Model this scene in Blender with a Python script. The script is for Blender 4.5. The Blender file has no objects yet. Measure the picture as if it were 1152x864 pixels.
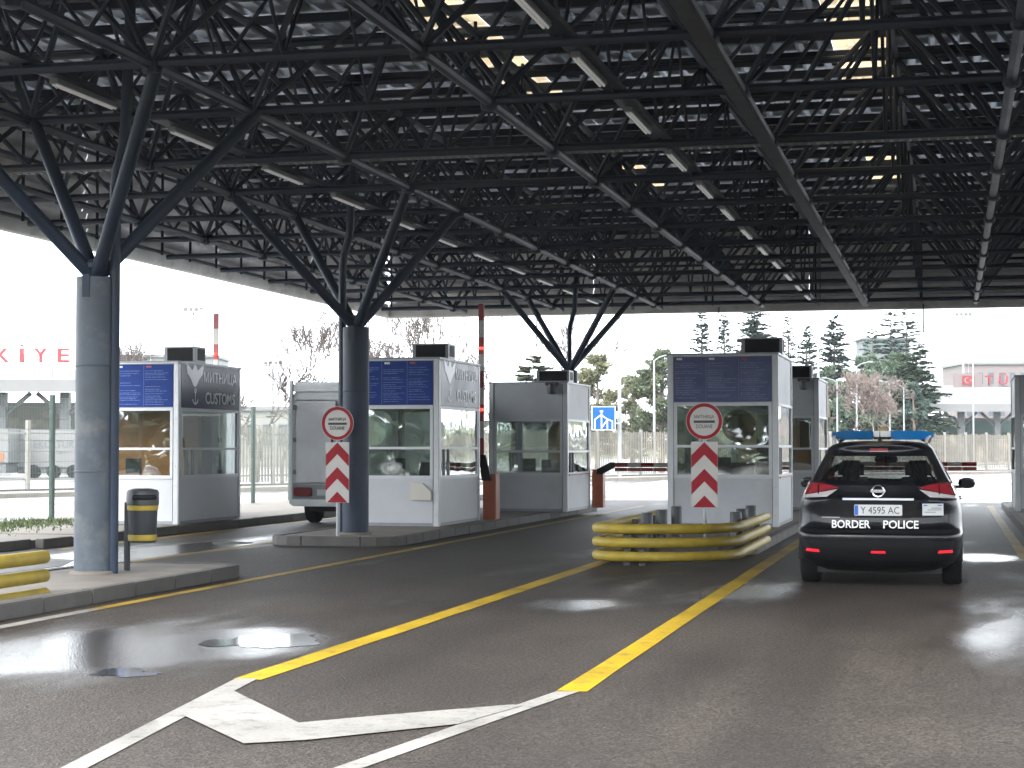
import bpy, bmesh, math, random
import numpy as np
from mathutils import Vector, Matrix
R = math.radians
random.seed(7)
S = bpy.context.scene
C = S.collection

# ------------------------------------------------------------------ camera, world, sun, exposure
F_PX, YAW, YH, ZC = 2065.67, 0.2352, 503.0, 1.55
PIT = math.atan((YH - 432) / F_PX)
cam = bpy.data.cameras.new('camera'); cam.sensor_width = 36; cam.lens = F_PX / 1152 * 36
cam.clip_start = .1; cam.clip_end = 8000
camo = bpy.data.objects.new('camera', cam); C.objects.link(camo)
camo.location = (0, 0, ZC); camo.rotation_euler = (math.pi / 2 + PIT, 0, YAW)
S.camera = camo

W = bpy.data.worlds.new('World'); S.world = W; W.use_nodes = True
nt = W.node_tree; nt.nodes.clear()
sky = nt.nodes.new('ShaderNodeTexSky'); sky.sky_type = 'NISHITA'; sky.sun_disc = False
SUN_EL, SUN_ROT = 42, 200
sky.sun_elevation = R(SUN_EL); sky.sun_rotation = R(SUN_ROT); sky.air_density = 1.0; sky.dust_density = 3; sky.ozone_density = 1
hs = nt.nodes.new('ShaderNodeHueSaturation'); hs.inputs['Saturation'].default_value = .10
mxw = nt.nodes.new('ShaderNodeMixRGB'); mxw.inputs[0].default_value = .65; mxw.inputs[2].default_value = (8.9, 9.55, 10.3, 1)   # even overcast cloud deck
bg = nt.nodes.new('ShaderNodeBackground'); bg.inputs[1].default_value = .11
wo = nt.nodes.new('ShaderNodeOutputWorld')
nt.links.new(sky.outputs[0], hs.inputs['Color']); nt.links.new(hs.outputs[0], mxw.inputs[1])
nt.links.new(mxw.outputs[0], bg.inputs[0]); nt.links.new(bg.outputs[0], wo.inputs[0])
sl = bpy.data.lights.new('sun', 'SUN'); sl.energy = .9; sl.angle = R(35); sl.color = (1, .97, .93)
so = bpy.data.objects.new('sun', sl); C.objects.link(so)
so.rotation_euler = (R(90 - SUN_EL), 0, R(SUN_ROT) * -1 + math.pi)
S.view_settings.view_transform = 'Standard'; S.view_settings.look = 'None'
S.view_settings.exposure = 2.9; S.view_settings.gamma = 1
S.cycles.max_bounces = 7; S.cycles.diffuse_bounces = 4; S.cycles.glossy_bounces = 4; S.cycles.transparent_max_bounces = 16
S.cycles.transmission_bounces = 6; S.cycles.volume_bounces = 0; S.cycles.use_denoising = True
S.cycles.sample_clamp_indirect = 8; S.cycles.caustics_reflective = False; S.cycles.caustics_refractive = False

def unp(px, py, Z=0.0):
    """world point on the level z = Z seen at a pixel of the 1152 x 864 photograph"""
    a = (px - 576) / F_PX; b = (432 - py) / F_PX
    d = math.cos(PIT) - b * math.sin(PIT); up = math.sin(PIT) + b * math.cos(PIT)
    t = (Z - ZC) / up
    return Vector(((a * math.cos(YAW) - d * math.sin(YAW)) * t, (a * math.sin(YAW) + d * math.cos(YAW)) * t, Z))
def at(px, dist, py=503.0):
    """world point at a known forward distance"""
    lat = (px - 576) / F_PX * dist
    return Vector((lat * math.cos(YAW) - dist * math.sin(YAW), lat * math.sin(YAW) + dist * math.cos(YAW), ZC + (YH - py) / F_PX * dist))

# ------------------------------------------------------------------ materials
MATS = {}
def mat(name, col, rough=.6, metal=0., var=0., vscale=3., bump=0., bscale=40., emit=None, estr=0., spec=.5, coat=0., stain=None, sscale=.8, samt=.5):
    m = bpy.data.materials.new(name); m.use_nodes = True; n = m.node_tree.nodes; L = m.node_tree.links
    p = n['Principled BSDF']
    p.inputs['Base Color'].default_value = (*col, 1); p.inputs['Roughness'].default_value = rough; p.inputs['Metallic'].default_value = metal
    p.inputs['Specular IOR Level'].default_value = spec
    if coat: p.inputs['Coat Weight'].default_value = coat; p.inputs['Coat Roughness'].default_value = .03
    if emit: p.inputs['Emission Color'].default_value = (*emit, 1); p.inputs['Emission Strength'].default_value = estr
    if var or bump or stain:
        g = n.new('ShaderNodeNewGeometry')
    last = None
    if var:
        t = n.new('ShaderNodeTexNoise'); t.inputs['Scale'].default_value = vscale; t.inputs['Detail'].default_value = 6
        L.new(g.outputs['Position'], t.inputs['Vector'])
        mr = n.new('ShaderNodeMapRange'); mr.inputs[1].default_value = .3; mr.inputs[2].default_value = .7; mr.inputs[3].default_value = 1 - var; mr.inputs[4].default_value = 1 + var
        L.new(t.outputs['Fac'], mr.inputs[0])
        mx = n.new('ShaderNodeMixRGB'); mx.blend_type = 'MULTIPLY'; mx.inputs[0].default_value = 1; mx.inputs[1].default_value = (*col, 1)
        L.new(mr.outputs[0], mx.inputs[2]); L.new(mx.outputs[0], p.inputs['Base Color']); last = mx
        mr2 = n.new('ShaderNodeMapRange'); mr2.inputs[3].default_value = max(.03, rough - .12); mr2.inputs[4].default_value = min(1, rough + .12)
        L.new(t.outputs['Fac'], mr2.inputs[0]); L.new(mr2.outputs[0], p.inputs['Roughness'])
    if stain:
        t2 = n.new('ShaderNodeTexNoise'); t2.inputs['Scale'].default_value = sscale; t2.inputs['Detail'].default_value = 9; t2.inputs['Roughness'].default_value = .65
        L.new(g.outputs['Position'], t2.inputs['Vector'])
        cr = n.new('ShaderNodeMapRange'); cr.inputs[1].default_value = .5; cr.inputs[2].default_value = .66; cr.inputs[3].default_value = 0; cr.inputs[4].default_value = samt
        L.new(t2.outputs['Fac'], cr.inputs[0])
        m2 = n.new('ShaderNodeMixRGB'); m2.inputs[2].default_value = (*stain, 1)
        if last: L.new(last.outputs[0], m2.inputs[1])
        else: m2.inputs[1].default_value = (*col, 1)
        L.new(cr.outputs[0], m2.inputs[0]); L.new(m2.outputs[0], p.inputs['Base Color'])
    if bump:
        t3 = n.new('ShaderNodeTexNoise'); t3.inputs['Scale'].default_value = bscale; t3.inputs['Detail'].default_value = 4
        L.new(g.outputs['Position'], t3.inputs['Vector'])
        b = n.new('ShaderNodeBump'); b.inputs['Strength'].default_value = bump; b.inputs['Distance'].default_value = .01
        L.new(t3.outputs['Fac'], b.inputs['Height']); L.new(b.outputs[0], p.inputs['Normal'])
    MATS[name] = m
    return m

mat('steel', (.013, .023, .042), .5, 0, .25, 2.0, .1, 30, stain=(.034, .033, .034), sscale=1.3, samt=.3, spec=.3)
mat('steel_column', (.040, .052, .067), .5, 0, .3, 2.5, .15, 25, stain=(.105, .11, .11), sscale=2.2, samt=.75)
mat('steel_dark', (.008, .014, .026), .5, 0, .2, 2, spec=.3)
mat('deck', (.80, .87, .97), .30, .8, .10, 1.1, stain=(.55, .58, .62), sscale=.5, samt=.5)
mat('fascia', (.88, .88, .88), .5, .0, .18, 1.5, stain=(.5, .48, .45), sscale=.9, samt=.5)
mat('gutter', (.62, .63, .62), .5, 0, .15, 2, stain=(.2, .19, .17), sscale=1.5, samt=.5)
mat('galv', (.26, .275, .285), .45, .4, .15, 4)
mat('alu', (.44, .455, .47), .42, .25, .06, 5)
mat('alu_dark', (.2, .212, .225), .42, .2, .1, 5)
mat('panel', (.385, .405, .425), .5, 0, .07, 1.5, .03, 8, stain=(.30, .30, .29), sscale=1.7, samt=.35)
mat('panel_white', (.41, .425, .445), .5, 0, .06, 1.5, .03, 8, stain=(.42, .42, .40), sscale=1.7, samt=.35)
mat('black', (.006, .0065, .008), .6, 0, .2, 6, spec=.25)
mat('rubber', (.006, .006, .0065), .8, 0, .3, 20, spec=.2)
mat('led', (.003, .003, .004), .5, spec=.15)
mat('navy', (.02, .027, .065), .32, 0, .1, 3, spec=.12)
mat('poster_blue', (.008, .032, .175), .55, 0, .12, 4, spec=.15)
mat('poster_dull', (.066, .08, .175), .5, 0, .2, 4, spec=.25)
mat('poster_text', (.07, .13, .34), .4, 0, .3, 30)
mat('poster_text_dull', (.15, .17, .27), .4, 0, .3, 30)
mat('silver_text', (.55, .57, .6), .35, .0)
mat('white', (.5, .5, .49), .5, 0, .05, 3)
mat('sign_white', (.47, .455, .43), .6, 0, .04, 6, spec=.3)
mat('red', (.25, .006, .014), .6, 0, .08, 6, spec=.25)
mat('red_pale', (.28, .04, .038), .45, 0, .2, 4)
mat('yellow_paint', (.31, .225, .018), .55, 0, .22, 5, stain=(.20, .14, .03), sscale=3.5, samt=.5)
mat('orange', (.30, .07, .018), .5, 0, .15, 4, stain=(.2, .07, .03), sscale=2, samt=.5)
mat('concrete', (.15, .132, .112), .8, 0, .22, 2.2, .4, 60, stain=(.14, .125, .105), sscale=1.2, samt=.6)
mat('kerb', (.062, .058, .053), .75, 0, .3, 2.5, .5, 40, stain=(.07, .066, .06), sscale=2.2, samt=.75)
mat('green_post', (.02, .045, .035), .5, 0, .2, 4)
mat('wire', (.20, .25, .22), .5)
mat('cream', (0.135, 0.122, 0.098), .75, 0, .15, 1.2, stain=(.33, .29, .22), sscale=.7, samt=.5)
mat('cream_white', (0.165, 0.158, 0.14), .7, 0, .12, 1)
mat('far_white', (0.115, 0.115, 0.113), .6, 0, .08, .5)
mat('far_grey', (0.075, 0.078, 0.08), .6, 0, .1, .5)
mat('far_green', (0.028, 0.075, 0.058), .5, 0, .15, .5)
mat('far_pink', (0.115, 0.093, 0.087), .7, 0, .08, .3)
mat('tower_wall', (.085, .10, .09), .6, 0, .1, .6)
mat('far_red', (0.15, 0.005, 0.008), .5)
mat('lamp_grey', (.22, .23, .24), .5, .2)
mat('far_glass', (.05, .06, .07), .3, 0, spec=.3)
mat('tower_glass', (.06, .085, .08), .3, 0, spec=.4)
mat('bin', (.03, .033, .037), .5, 0, .15, 8)
mat('wood', (.42, .25, .11), .55, 0, .25, 3)
mat('orange_board', (.55, .25, .09), .6, 0, .15, 3)
mat('interior', (.42, .41, .38), .8, 0, .1, 2)
mat('paper', (.5, .48, .42), .7)
mat('bark', (.10, .082, .066), .9, 0, .3, 4)
mat('bark_grey', (.08, .07, .06), .9, 0, .3, 4)
mat('twig', (.06, .047, .04), .9, 0, .3, 1)
mat('blue_sign', (.003, .055, .22), .5, spec=.2)
mat('tarp', (.55, .56, .57), .5, 0, .08, .6)
mat('van', (.70, .72, .74), .4, 0, .07, 2, spec=.5, coat=.2)
mat('van_light', (.74, .76, .77), .45, 0, .07, 2)
mat('car_paint', (.003, .0035, .005), .3, 0, .0, 1, spec=.1, coat=.28)
mat('car_plastic', (.004, .0045, .005), .6, 0, .15, 30, spec=.2)
mat('chrome', (.7, .71, .72), .12, 1.)
mat('tail_red', (.20, .008, .014), .12, 0, coat=1.)
mat('tail_clear', (.36, .33, .33), .15, 0, coat=1.)
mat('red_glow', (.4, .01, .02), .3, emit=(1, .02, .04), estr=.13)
mat('lamp_red', (.5, .02, .02), .3, emit=(1, .08, .05), estr=.3)
mat('plate', (.48, .49, .49), .4)
mat('text_black', (.015, .015, .015), .5)
mat('text_white', (.6, .6, .59), .5)
mat('eu_blue', (.01, .09, .42), .4)
mat('seat', (.012, .012, .013), .85)
mat('grass', (0.046, 0.071, 0.019), .8, 0, .4, 3)
mat('tube_lamp', (.5, .51, .52), .4, emit=(1, .98, .95), estr=.022)
mat('gold', (.30, .22, .10), .4)

def foliage(name, c1, c2):
    m = bpy.data.materials.new(name); m.use_nodes = True; n = m.node_tree.nodes; L = m.node_tree.links; p = n['Principled BSDF']
    g = n.new('ShaderNodeNewGeometry'); t = n.new('ShaderNodeTexNoise'); t.inputs['Scale'].default_value = .9; t.inputs['Detail'].default_value = 5
    L.new(g.outputs['Position'], t.inputs['Vector'])
    ad = n.new('ShaderNodeMath'); ad.operation = 'ADD'; L.new(t.outputs['Fac'], ad.inputs[0])
    mu = n.new('ShaderNodeMath'); mu.operation = 'MULTIPLY_ADD'; mu.inputs[1].default_value = .5; mu.inputs[2].default_value = -.25
    L.new(g.outputs['Random Per Island'], mu.inputs[0]); L.new(mu.outputs[0], ad.inputs[1])
    cr = n.new('ShaderNodeValToRGB'); cr.color_ramp.elements[0].position = .25; cr.color_ramp.elements[1].position = .75
    cr.color_ramp.elements[0].color = (*c1, 1); cr.color_ramp.elements[1].color = (*c2, 1)
    L.new(ad.outputs[0], cr.inputs[0]); L.new(cr.outputs[0], p.inputs['Base Color']); p.inputs['Roughness'].default_value = .75
    MATS[name] = m
foliage('leaf_spruce', (0.019, 0.039, 0.030), (0.049, 0.081, 0.059))
foliage('leaf_cedar', (0.026, 0.049, 0.028), (0.070, 0.103, 0.059))
foliage('leaf_pine', (0.033, 0.049, 0.022), (0.073, 0.089, 0.041))
foliage('leaf_olive', (0.058, 0.062, 0.030), (0.130, 0.130, 0.065))
foliage('leaf_brown', (.075, .055, .047), (.15, .115, .10))

def glass_mat(name, tint, refl, wave=.0, wscale=1.2):
    m = bpy.data.materials.new(name); m.use_nodes = True; n = m.node_tree.nodes; L = m.node_tree.links; n.clear()
    o = n.new('ShaderNodeOutputMaterial'); tr = n.new('ShaderNodeBsdfTransparent'); tr.inputs[0].default_value = (*tint, 1)
    gl = n.new('ShaderNodeBsdfGlossy'); gl.inputs['Roughness'].default_value = .015; gl.inputs[0].default_value = (.9, .93, .93, 1)
    lw = n.new('ShaderNodeLayerWeight'); lw.inputs[0].default_value = .5
    fr = n.new('ShaderNodeMath'); fr.operation = 'POWER'; fr.inputs[1].default_value = 4.0; L.new(lw.outputs['Facing'], fr.inputs[0])
    ad = n.new('ShaderNodeMath'); ad.operation = 'MULTIPLY_ADD'; ad.use_clamp = True; ad.inputs[1].default_value = .85; ad.inputs[2].default_value = refl + .05; L.new(fr.outputs[0], ad.inputs[0])
    mx = n.new('ShaderNodeMixShader'); L.new(ad.outputs[0], mx.inputs[0]); L.new(tr.outputs[0], mx.inputs[1]); L.new(gl.outputs[0], mx.inputs[2]); L.new(mx.outputs[0], o.inputs[0])
    if wave:
        g = n.new('ShaderNodeNewGeometry'); t = n.new('ShaderNodeTexNoise'); t.inputs['Scale'].default_value = wscale; t.inputs['Detail'].default_value = 1
        b = n.new('ShaderNodeBump'); b.inputs['Strength'].default_value = 1; b.inputs['Distance'].default_value = wave
        L.new(g.outputs['Position'], t.inputs['Vector']); L.new(t.outputs['Fac'], b.inputs['Height']); L.new(b.outputs[0], gl.inputs['Normal'])
    MATS[name] = m
glass_mat('glass', (.80, .84, .82), .13, .006, 1.1)
glass_mat('car_glass', (.55, .58, .58), .0)
glass_mat('brown_tint', (.30, .26, .22), .05)

def translucent(name, col, gloss=.05, trans=.5):
    m = bpy.data.materials.new(name); m.use_nodes = True; n = m.node_tree.nodes; L = m.node_tree.links; n.clear()
    o = n.new('ShaderNodeOutputMaterial'); a = n.new('ShaderNodeBsdfDiffuse'); b = n.new('ShaderNodeBsdfTranslucent'); g = n.new('ShaderNodeBsdfGlossy'); g.inputs['Roughness'].default_value = .08
    geo = n.new('ShaderNodeNewGeometry'); t = n.new('ShaderNodeTexNoise'); t.inputs['Scale'].default_value = .9; t.inputs['Detail'].default_value = 6
    L.new(geo.outputs['Position'], t.inputs['Vector'])
    cr = n.new('ShaderNodeMapRange'); cr.inputs[1].default_value = .35; cr.inputs[2].default_value = .65; cr.inputs[3].default_value = .45; cr.inputs[4].default_value = 1.1; L.new(t.outputs['Fac'], cr.inputs[0])
    mm = n.new('ShaderNodeMixRGB'); mm.blend_type = 'MULTIPLY'; mm.inputs[0].default_value = 1; mm.inputs[1].default_value = (*col, 1); L.new(cr.outputs[0], mm.inputs[2])
    L.new(mm.outputs[0], a.inputs[0]); L.new(mm.outputs[0], b.inputs[0])
    x = n.new('ShaderNodeMixShader'); x.inputs[0].default_value = trans; L.new(a.outputs[0], x.inputs[1]); L.new(b.outputs[0], x.inputs[2])
    y = n.new('ShaderNodeMixShader'); y.inputs[0].default_value = gloss; L.new(x.outputs[0], y.inputs[1]); L.new(g.outputs[0], y.inputs[2]); L.new(y.outputs[0], o.inputs[0])
    MATS[name] = m
translucent('skylight', (.48, .38, .235), .03, .4)
translucent('lightbar_blue', (.001, .25, .62), .04, .6)

def asphalt(name, base, wet_lo, wet_hi, spots=()):
    m = bpy.data.materials.new(name); m.use_nodes = True; n = m.node_tree.nodes; L = m.node_tree.links; p = n['Principled BSDF']
    g = n.new('ShaderNodeNewGeometry')
    def noise(scale, det, sx=1, sy=1, rough=.5):
        mp = n.new('ShaderNodeMapping'); mp.inputs['Scale'].default_value = (sx, sy, 1); L.new(g.outputs['Position'], mp.inputs[0])
        t = n.new('ShaderNodeTexNoise'); t.inputs['Scale'].default_value = scale; t.inputs['Detail'].default_value = det; t.inputs['Roughness'].default_value = rough
        L.new(mp.outputs[0], t.inputs['Vector']); return t
    def mr(src, a, b, c, d):
        q = n.new('ShaderNodeMapRange'); q.interpolation_type = 'SMOOTHSTEP'
        for i, v in zip((1, 2, 3, 4), (a, b, c, d)): q.inputs[i].default_value = v
        L.new(src, q.inputs[0]); return q.outputs[0]
    def mixc(fac, c1, c2, mode='MIX'):
        q = n.new('ShaderNodeMixRGB'); q.blend_type = mode
        if isinstance(fac, float): q.inputs[0].default_value = fac
        else: L.new(fac, q.inputs[0])
        for i, c in ((1, c1), (2, c2)):
            if isinstance(c, tuple): q.inputs[i].default_value = (*c, 1)
            else: L.new(c, q.inputs[i])
        return q.outputs[0]
    p.inputs['Specular IOR Level'].default_value = .20
    agg = n.new('ShaderNodeTexVoronoi'); agg.inputs['Scale'].default_value = 62; L.new(g.outputs['Position'], agg.inputs['Vector'])
    fine = noise(45, 3)
    big = noise(.35, 6, 1, .6, .6)
    wetn = noise(.30, 5, 1.25, .42, .55)          # damp patches drawn out along the lanes
    lanes = noise(.9, 2, 1, .06)
    oil = noise(1.6, 5, 1, .8)
    agc = mixc(mr(agg.outputs['Color'], .1, .9, 0, 1), tuple(v * .35 for v in base), tuple(v * 2.1 for v in base))
    c = mixc(mr(fine.outputs['Fac'], .35, .7, .0, .6), agc, tuple(v * .8 for v in base))
    c = mixc(mr(big.outputs['Fac'], .38, .66, 0, .65), c, tuple(v * .42 for v in base))
    c = mixc(mr(lanes.outputs['Fac'], .50, .66, 0, .45), c, tuple(v * .40 for v in base))
    c = mixc(mr(oil.outputs['Fac'], .62, .74, 0, .7), c, (.018, .017, .016))
    wsum = n.new('ShaderNodeMath'); wsum.operation = 'MULTIPLY_ADD'; wsum.inputs[1].default_value = .30; L.new(lanes.outputs['Fac'], wsum.inputs[0]); L.new(wetn.outputs['Fac'], wsum.inputs[2])
    acc = wsum.outputs[0]
    for (wx, wy, rx, ry, st) in spots:          # hollows where rain water has gathered
        mp = n.new('ShaderNodeMapping'); mp.vector_type = 'TEXTURE'; mp.inputs['Location'].default_value = (wx, wy, 0); mp.inputs['Scale'].default_value = (rx, ry, 10); L.new(g.outputs['Position'], mp.inputs[0])
        gr = n.new('ShaderNodeTexGradient'); gr.gradient_type = 'SPHERICAL'; L.new(mp.outputs[0], gr.inputs[0])
        ma = n.new('ShaderNodeMath'); ma.operation = 'MULTIPLY_ADD'; ma.inputs[1].default_value = st; L.new(gr.outputs['Fac'], ma.inputs[0]); L.new(acc, ma.inputs[2]); acc = ma.outputs[0]
    wet = mr(acc, wet_lo, wet_hi, 0, 1)
    c = mixc(wet, c, mixc(1.0, c, (.62, .60, .60), 'MULTIPLY'))
    L.new(c, p.inputs['Base Color'])
    rr = mr(fine.outputs['Fac'], .3, .7, .50, .68)
    rw = mr(wet, 0, 1, 0, 1)
    q = n.new('ShaderNodeMixRGB'); L.new(rw, q.inputs[0]); L.new(rr, q.inputs[1]); q.inputs[2].default_value = (.15, .15, .15, 1)
    L.new(q.outputs[0], p.inputs['Roughness'])
    bst = mr(wet, 0, 1, .75, .16)
    b = n.new('ShaderNodeBump'); b.inputs['Distance'].default_value = .010; L.new(bst, b.inputs['Strength'])
    hh = n.new('ShaderNodeMath'); hh.operation = 'ADD'; L.new(agg.outputs['Distance'], hh.inputs[0]); L.new(fine.outputs['Fac'], hh.inputs[1])
    L.new(hh.outputs[0], b.inputs['Height']); L.new(b.outputs[0], p.inputs['Normal'])
    MATS[name] = m
asphalt('asphalt', (.032, .026, .0213), .64, .98, [(-6.7, 12.6, 2.3, 3.2, .22), (-5.35, 13.8, 1.0, 1.3, .34), (-6.4, 12.6, 1.1, 1.2, .18), (.9, 16.5, 1.6, 4.5, .38), (-2.1, 19.5, .9, 3.0, .28), (-5.5, 22, 1.3, 3, .2), (-11.8, 24, 1.6, 5, .3), (-3.67, 17.7, .8, 1.1, .30), (.54, 26.7, .9, 1.6, .4), (-5.1, 17.5, .9, 1.6, .24)])
asphalt('asphalt_far', (.20, .195, .19), .52, .75)

def paint(name, col, wear):
    m = bpy.data.materials.new(name); m.use_nodes = True; n = m.node_tree.nodes; L = m.node_tree.links; p = n['Principled BSDF']
    g = n.new('ShaderNodeNewGeometry')
    t = n.new('ShaderNodeTexNoise'); t.inputs['Scale'].default_value = 6.0; t.inputs['Detail'].default_value = 12; t.inputs['Roughness'].default_value = .78; L.new(g.outputs['Position'], t.inputs['Vector'])
    q = n.new('ShaderNodeMapRange'); q.inputs[1].default_value = .52; q.inputs[2].default_value = .66; q.inputs[3].default_value = 0; q.inputs[4].default_value = wear; L.new(t.outputs['Fac'], q.inputs[0])
    t2 = n.new('ShaderNodeTexNoise'); t2.inputs['Scale'].default_value = 60; t2.inputs['Detail'].default_value = 3; L.new(g.outputs['Position'], t2.inputs['Vector'])
    q2 = n.new('ShaderNodeMapRange'); q2.inputs[1].default_value = .3; q2.inputs[2].default_value = .7; q2.inputs[3].default_value = .82; q2.inputs[4].default_value = 1.08; L.new(t2.outputs['Fac'], q2.inputs[0])
    mx = n.new('ShaderNodeMixRGB'); mx.inputs[1].default_value = (*col, 1); mx.inputs[2].default_value = (.045, .04, .036, 1); L.new(q.outputs[0], mx.inputs[0])
    t4 = n.new('ShaderNodeTexNoise'); t4.inputs['Scale'].default_value = .9; t4.inputs['Detail'].default_value = 6; L.new(g.outputs['Position'], t4.inputs['Vector'])
    q4 = n.new('ShaderNodeMapRange'); q4.inputs[1].default_value = .38; q4.inputs[2].default_value = .68; q4.inputs[3].default_value = 1.08; q4.inputs[4].default_value = .66; L.new(t4.outputs['Fac'], q4.inputs[0])
    m0 = n.new('ShaderNodeMixRGB'); m0.blend_type = 'MULTIPLY'; m0.inputs[0].default_value = 1; L.new(mx.outputs[0], m0.inputs[1]); L.new(q4.outputs[0], m0.inputs[2])
    m2 = n.new('ShaderNodeMixRGB'); m2.blend_type = 'MULTIPLY'; m2.inputs[0].default_value = 1; L.new(m0.outputs[0], m2.inputs[1]); L.new(q2.outputs[0], m2.inputs[2])
    L.new(m2.outputs[0], p.inputs['Base Color']); p.inputs['Roughness'].default_value = .6; p.inputs['Specular IOR Level'].default_value = .15
    b = n.new('ShaderNodeBump'); b.inputs['Strength'].default_value = .4; b.inputs['Distance'].default_value = .004; L.new(t2.outputs['Fac'], b.inputs['Height']); L.new(b.outputs[0], p.inputs['Normal'])
    MATS[name] = m
paint('road_yellow', (.28, .185, .006), .75)
paint('road_yellow_old', (.25, .165, .025), .75)
paint('road_white', (.185, .175, .158), .7)
mw = bpy.data.materials.new('water'); mw.use_nodes = True; pw = mw.node_tree.nodes['Principled BSDF']
pw.inputs['Base Color'].default_value = (.018, .017, .016, 1); pw.inputs['Roughness'].default_value = .09; pw.inputs['IOR'].default_value = 1.45; pw.inputs['Specular IOR Level'].default_value = .9
MATS['water'] = mw

# ------------------------------------------------------------------ mesh helpers
class MB:
    def __init__(s): s.v = []; s.f = []
    def add(s, vs, fs):
        o = len(s.v); s.v += [tuple(v) for v in vs]; s.f += [tuple(i + o for i in f) for f in fs]; return s
    def box(s, x0, x1, y0, y1, z0, z1):
        return s.add([(x0, y0, z0), (x1, y0, z0), (x1, y1, z0), (x0, y1, z0), (x0, y0, z1), (x1, y0, z1), (x1, y1, z1), (x0, y1, z1)],
                     [(0, 3, 2, 1), (4, 5, 6, 7), (0, 1, 5, 4), (1, 2, 6, 5), (2, 3, 7, 6), (3, 0, 4, 7)])
    def tube(s, p0, p1, r0, r1=None, n=8, caps=True):
        p0 = Vector(p0); p1 = Vector(p1); r1 = r0 if r1 is None else r1
        d = (p1 - p0).normalized(); a = d.orthogonal().normalized(); b = d.cross(a)
        vs = []
        for p, r in ((p0, r0), (p1, r1)):
            for k in range(n):
                t = 2 * math.pi * k / n; vs.append(p + (a * math.cos(t) + b * math.sin(t)) * r)
        fs = [(k, (k + 1) % n, n + (k + 1) % n, n + k) for k in range(n)]
        if caps: fs += [tuple(range(n - 1, -1, -1)), tuple(range(n, 2 * n))]
        return s.add(vs, fs)
    def path(s, pts, r, n=10, caps=True):
        pts = [Vector(p) for p in pts]; N = len(pts); vs = []; fs = []
        a = None
        for i, p in enumerate(pts):
            d = ((pts[min(i + 1, N - 1)] - p).normalized() + (p - pts[max(i - 1, 0)]).normalized()).normalized()
            a = d.orthogonal().normalized() if a is None else (a - d * a.dot(d)).normalized()
            b = d.cross(a); rr = r[i] if isinstance(r, (list, tuple)) else r
            for k in range(n):
                t = 2 * math.pi * k / n; vs.append(p + (a * math.cos(t) + b * math.sin(t)) * rr)
        for i in range(N - 1):
            for k in range(n): fs.append((i * n + k, i * n + (k + 1) % n, (i + 1) * n + (k + 1) % n, (i + 1) * n + k))
        if caps: fs += [tuple(range(n - 1, -1, -1)), tuple(range((N - 1) * n, N * n))]
        return s.add(vs, fs)
    def lathe(s, prof, c=(0, 0, 0), n=20):
        vs = []; fs = []; N = len(prof)
        for r, z in prof:
            for k in range(n):
                t = 2 * math.pi * k / n; vs.append((c[0] + r * math.cos(t), c[1] + r * math.sin(t), c[2] + z))
        for i in range(N - 1):
            for k in range(n): fs.append((i * n + k, i * n + (k + 1) % n, (i + 1) * n + (k + 1) % n, (i + 1) * n + k))
        fs += [tuple(range(n - 1, -1, -1)), tuple(range((N - 1) * n, N * n))]
        return s.add(vs, fs)
    def prism(s, poly, z0, z1):
        n = len(poly)
        return s.add([(x, y, z0) for x, y in poly] + [(x, y, z1) for x, y in poly],
                     [tuple(range(n - 1, -1, -1)), tuple(range(n, 2 * n))] + [(i, (i + 1) % n, n + (i + 1) % n, n + i) for i in range(n)])
    def plate(s, poly, y0, y1):
        """polygon in x,z, counter-clockwise seen from -Y, thick from y0 (front, nearer -Y) to y1"""
        n = len(poly)
        return s.add([(x, y0, z) for x, z in poly] + [(x, y1, z) for x, z in poly],
                     [tuple(range(n)), tuple(range(2 * n - 1, n - 1, -1))] + [(i, n + i, n + (i + 1) % n, (i + 1) % n) for i in range(n)])
    def mesh(s, name, m, bevel=0, smooth=False, recalc=True):
        me = bpy.data.meshes.new(name); me.from_pydata(s.v, [], s.f)
        if recalc or bevel:
            bm = bmesh.new(); bm.from_mesh(me)
            if bevel:
                es = [e for e in bm.edges if len(e.link_faces) == 2 and e.calc_face_angle(0) > .5]
                bmesh.ops.bevel(bm, geom=es, offset=bevel, segments=2, affect='EDGES', clamp_overlap=True)
            bmesh.ops.recalc_face_normals(bm, faces=bm.faces); bm.to_mesh(me); bm.free()
        if smooth:
            for p in me.polygons: p.use_smooth = True
            try: me.set_sharp_from_angle(angle=R(38))
            except Exception: pass
        if m: me.materials.append(MATS[m])
        return me
    def build(s, name, m, parent=None, bevel=0, smooth=False, recalc=True):
        return link(name, s.mesh(name, m, bevel, smooth, recalc), parent)
def link(name, me, parent=None, mw=None):
    o = bpy.data.objects.new(name, me); C.objects.link(o)
    if parent: o.parent = parent
    if mw is not None: o.matrix_local = mw
    return o
def tag(o, label, cat, group=None):
    o['label'] = label; o['category'] = cat
    if group: o['group'] = group
    return o
def thing(name, label, cat, loc=(0, 0, 0), rz=0, group=None):
    o = bpy.data.objects.new(name, None); C.objects.link(o); o.location = loc; o.rotation_euler = (0, 0, rz); o.empty_display_size = .2
    return tag(o, label, cat, group)
def struct(o): o['kind'] = 'structure'; return o
def stuff(o): o['kind'] = 'stuff'; return o
TXT = {}
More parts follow.
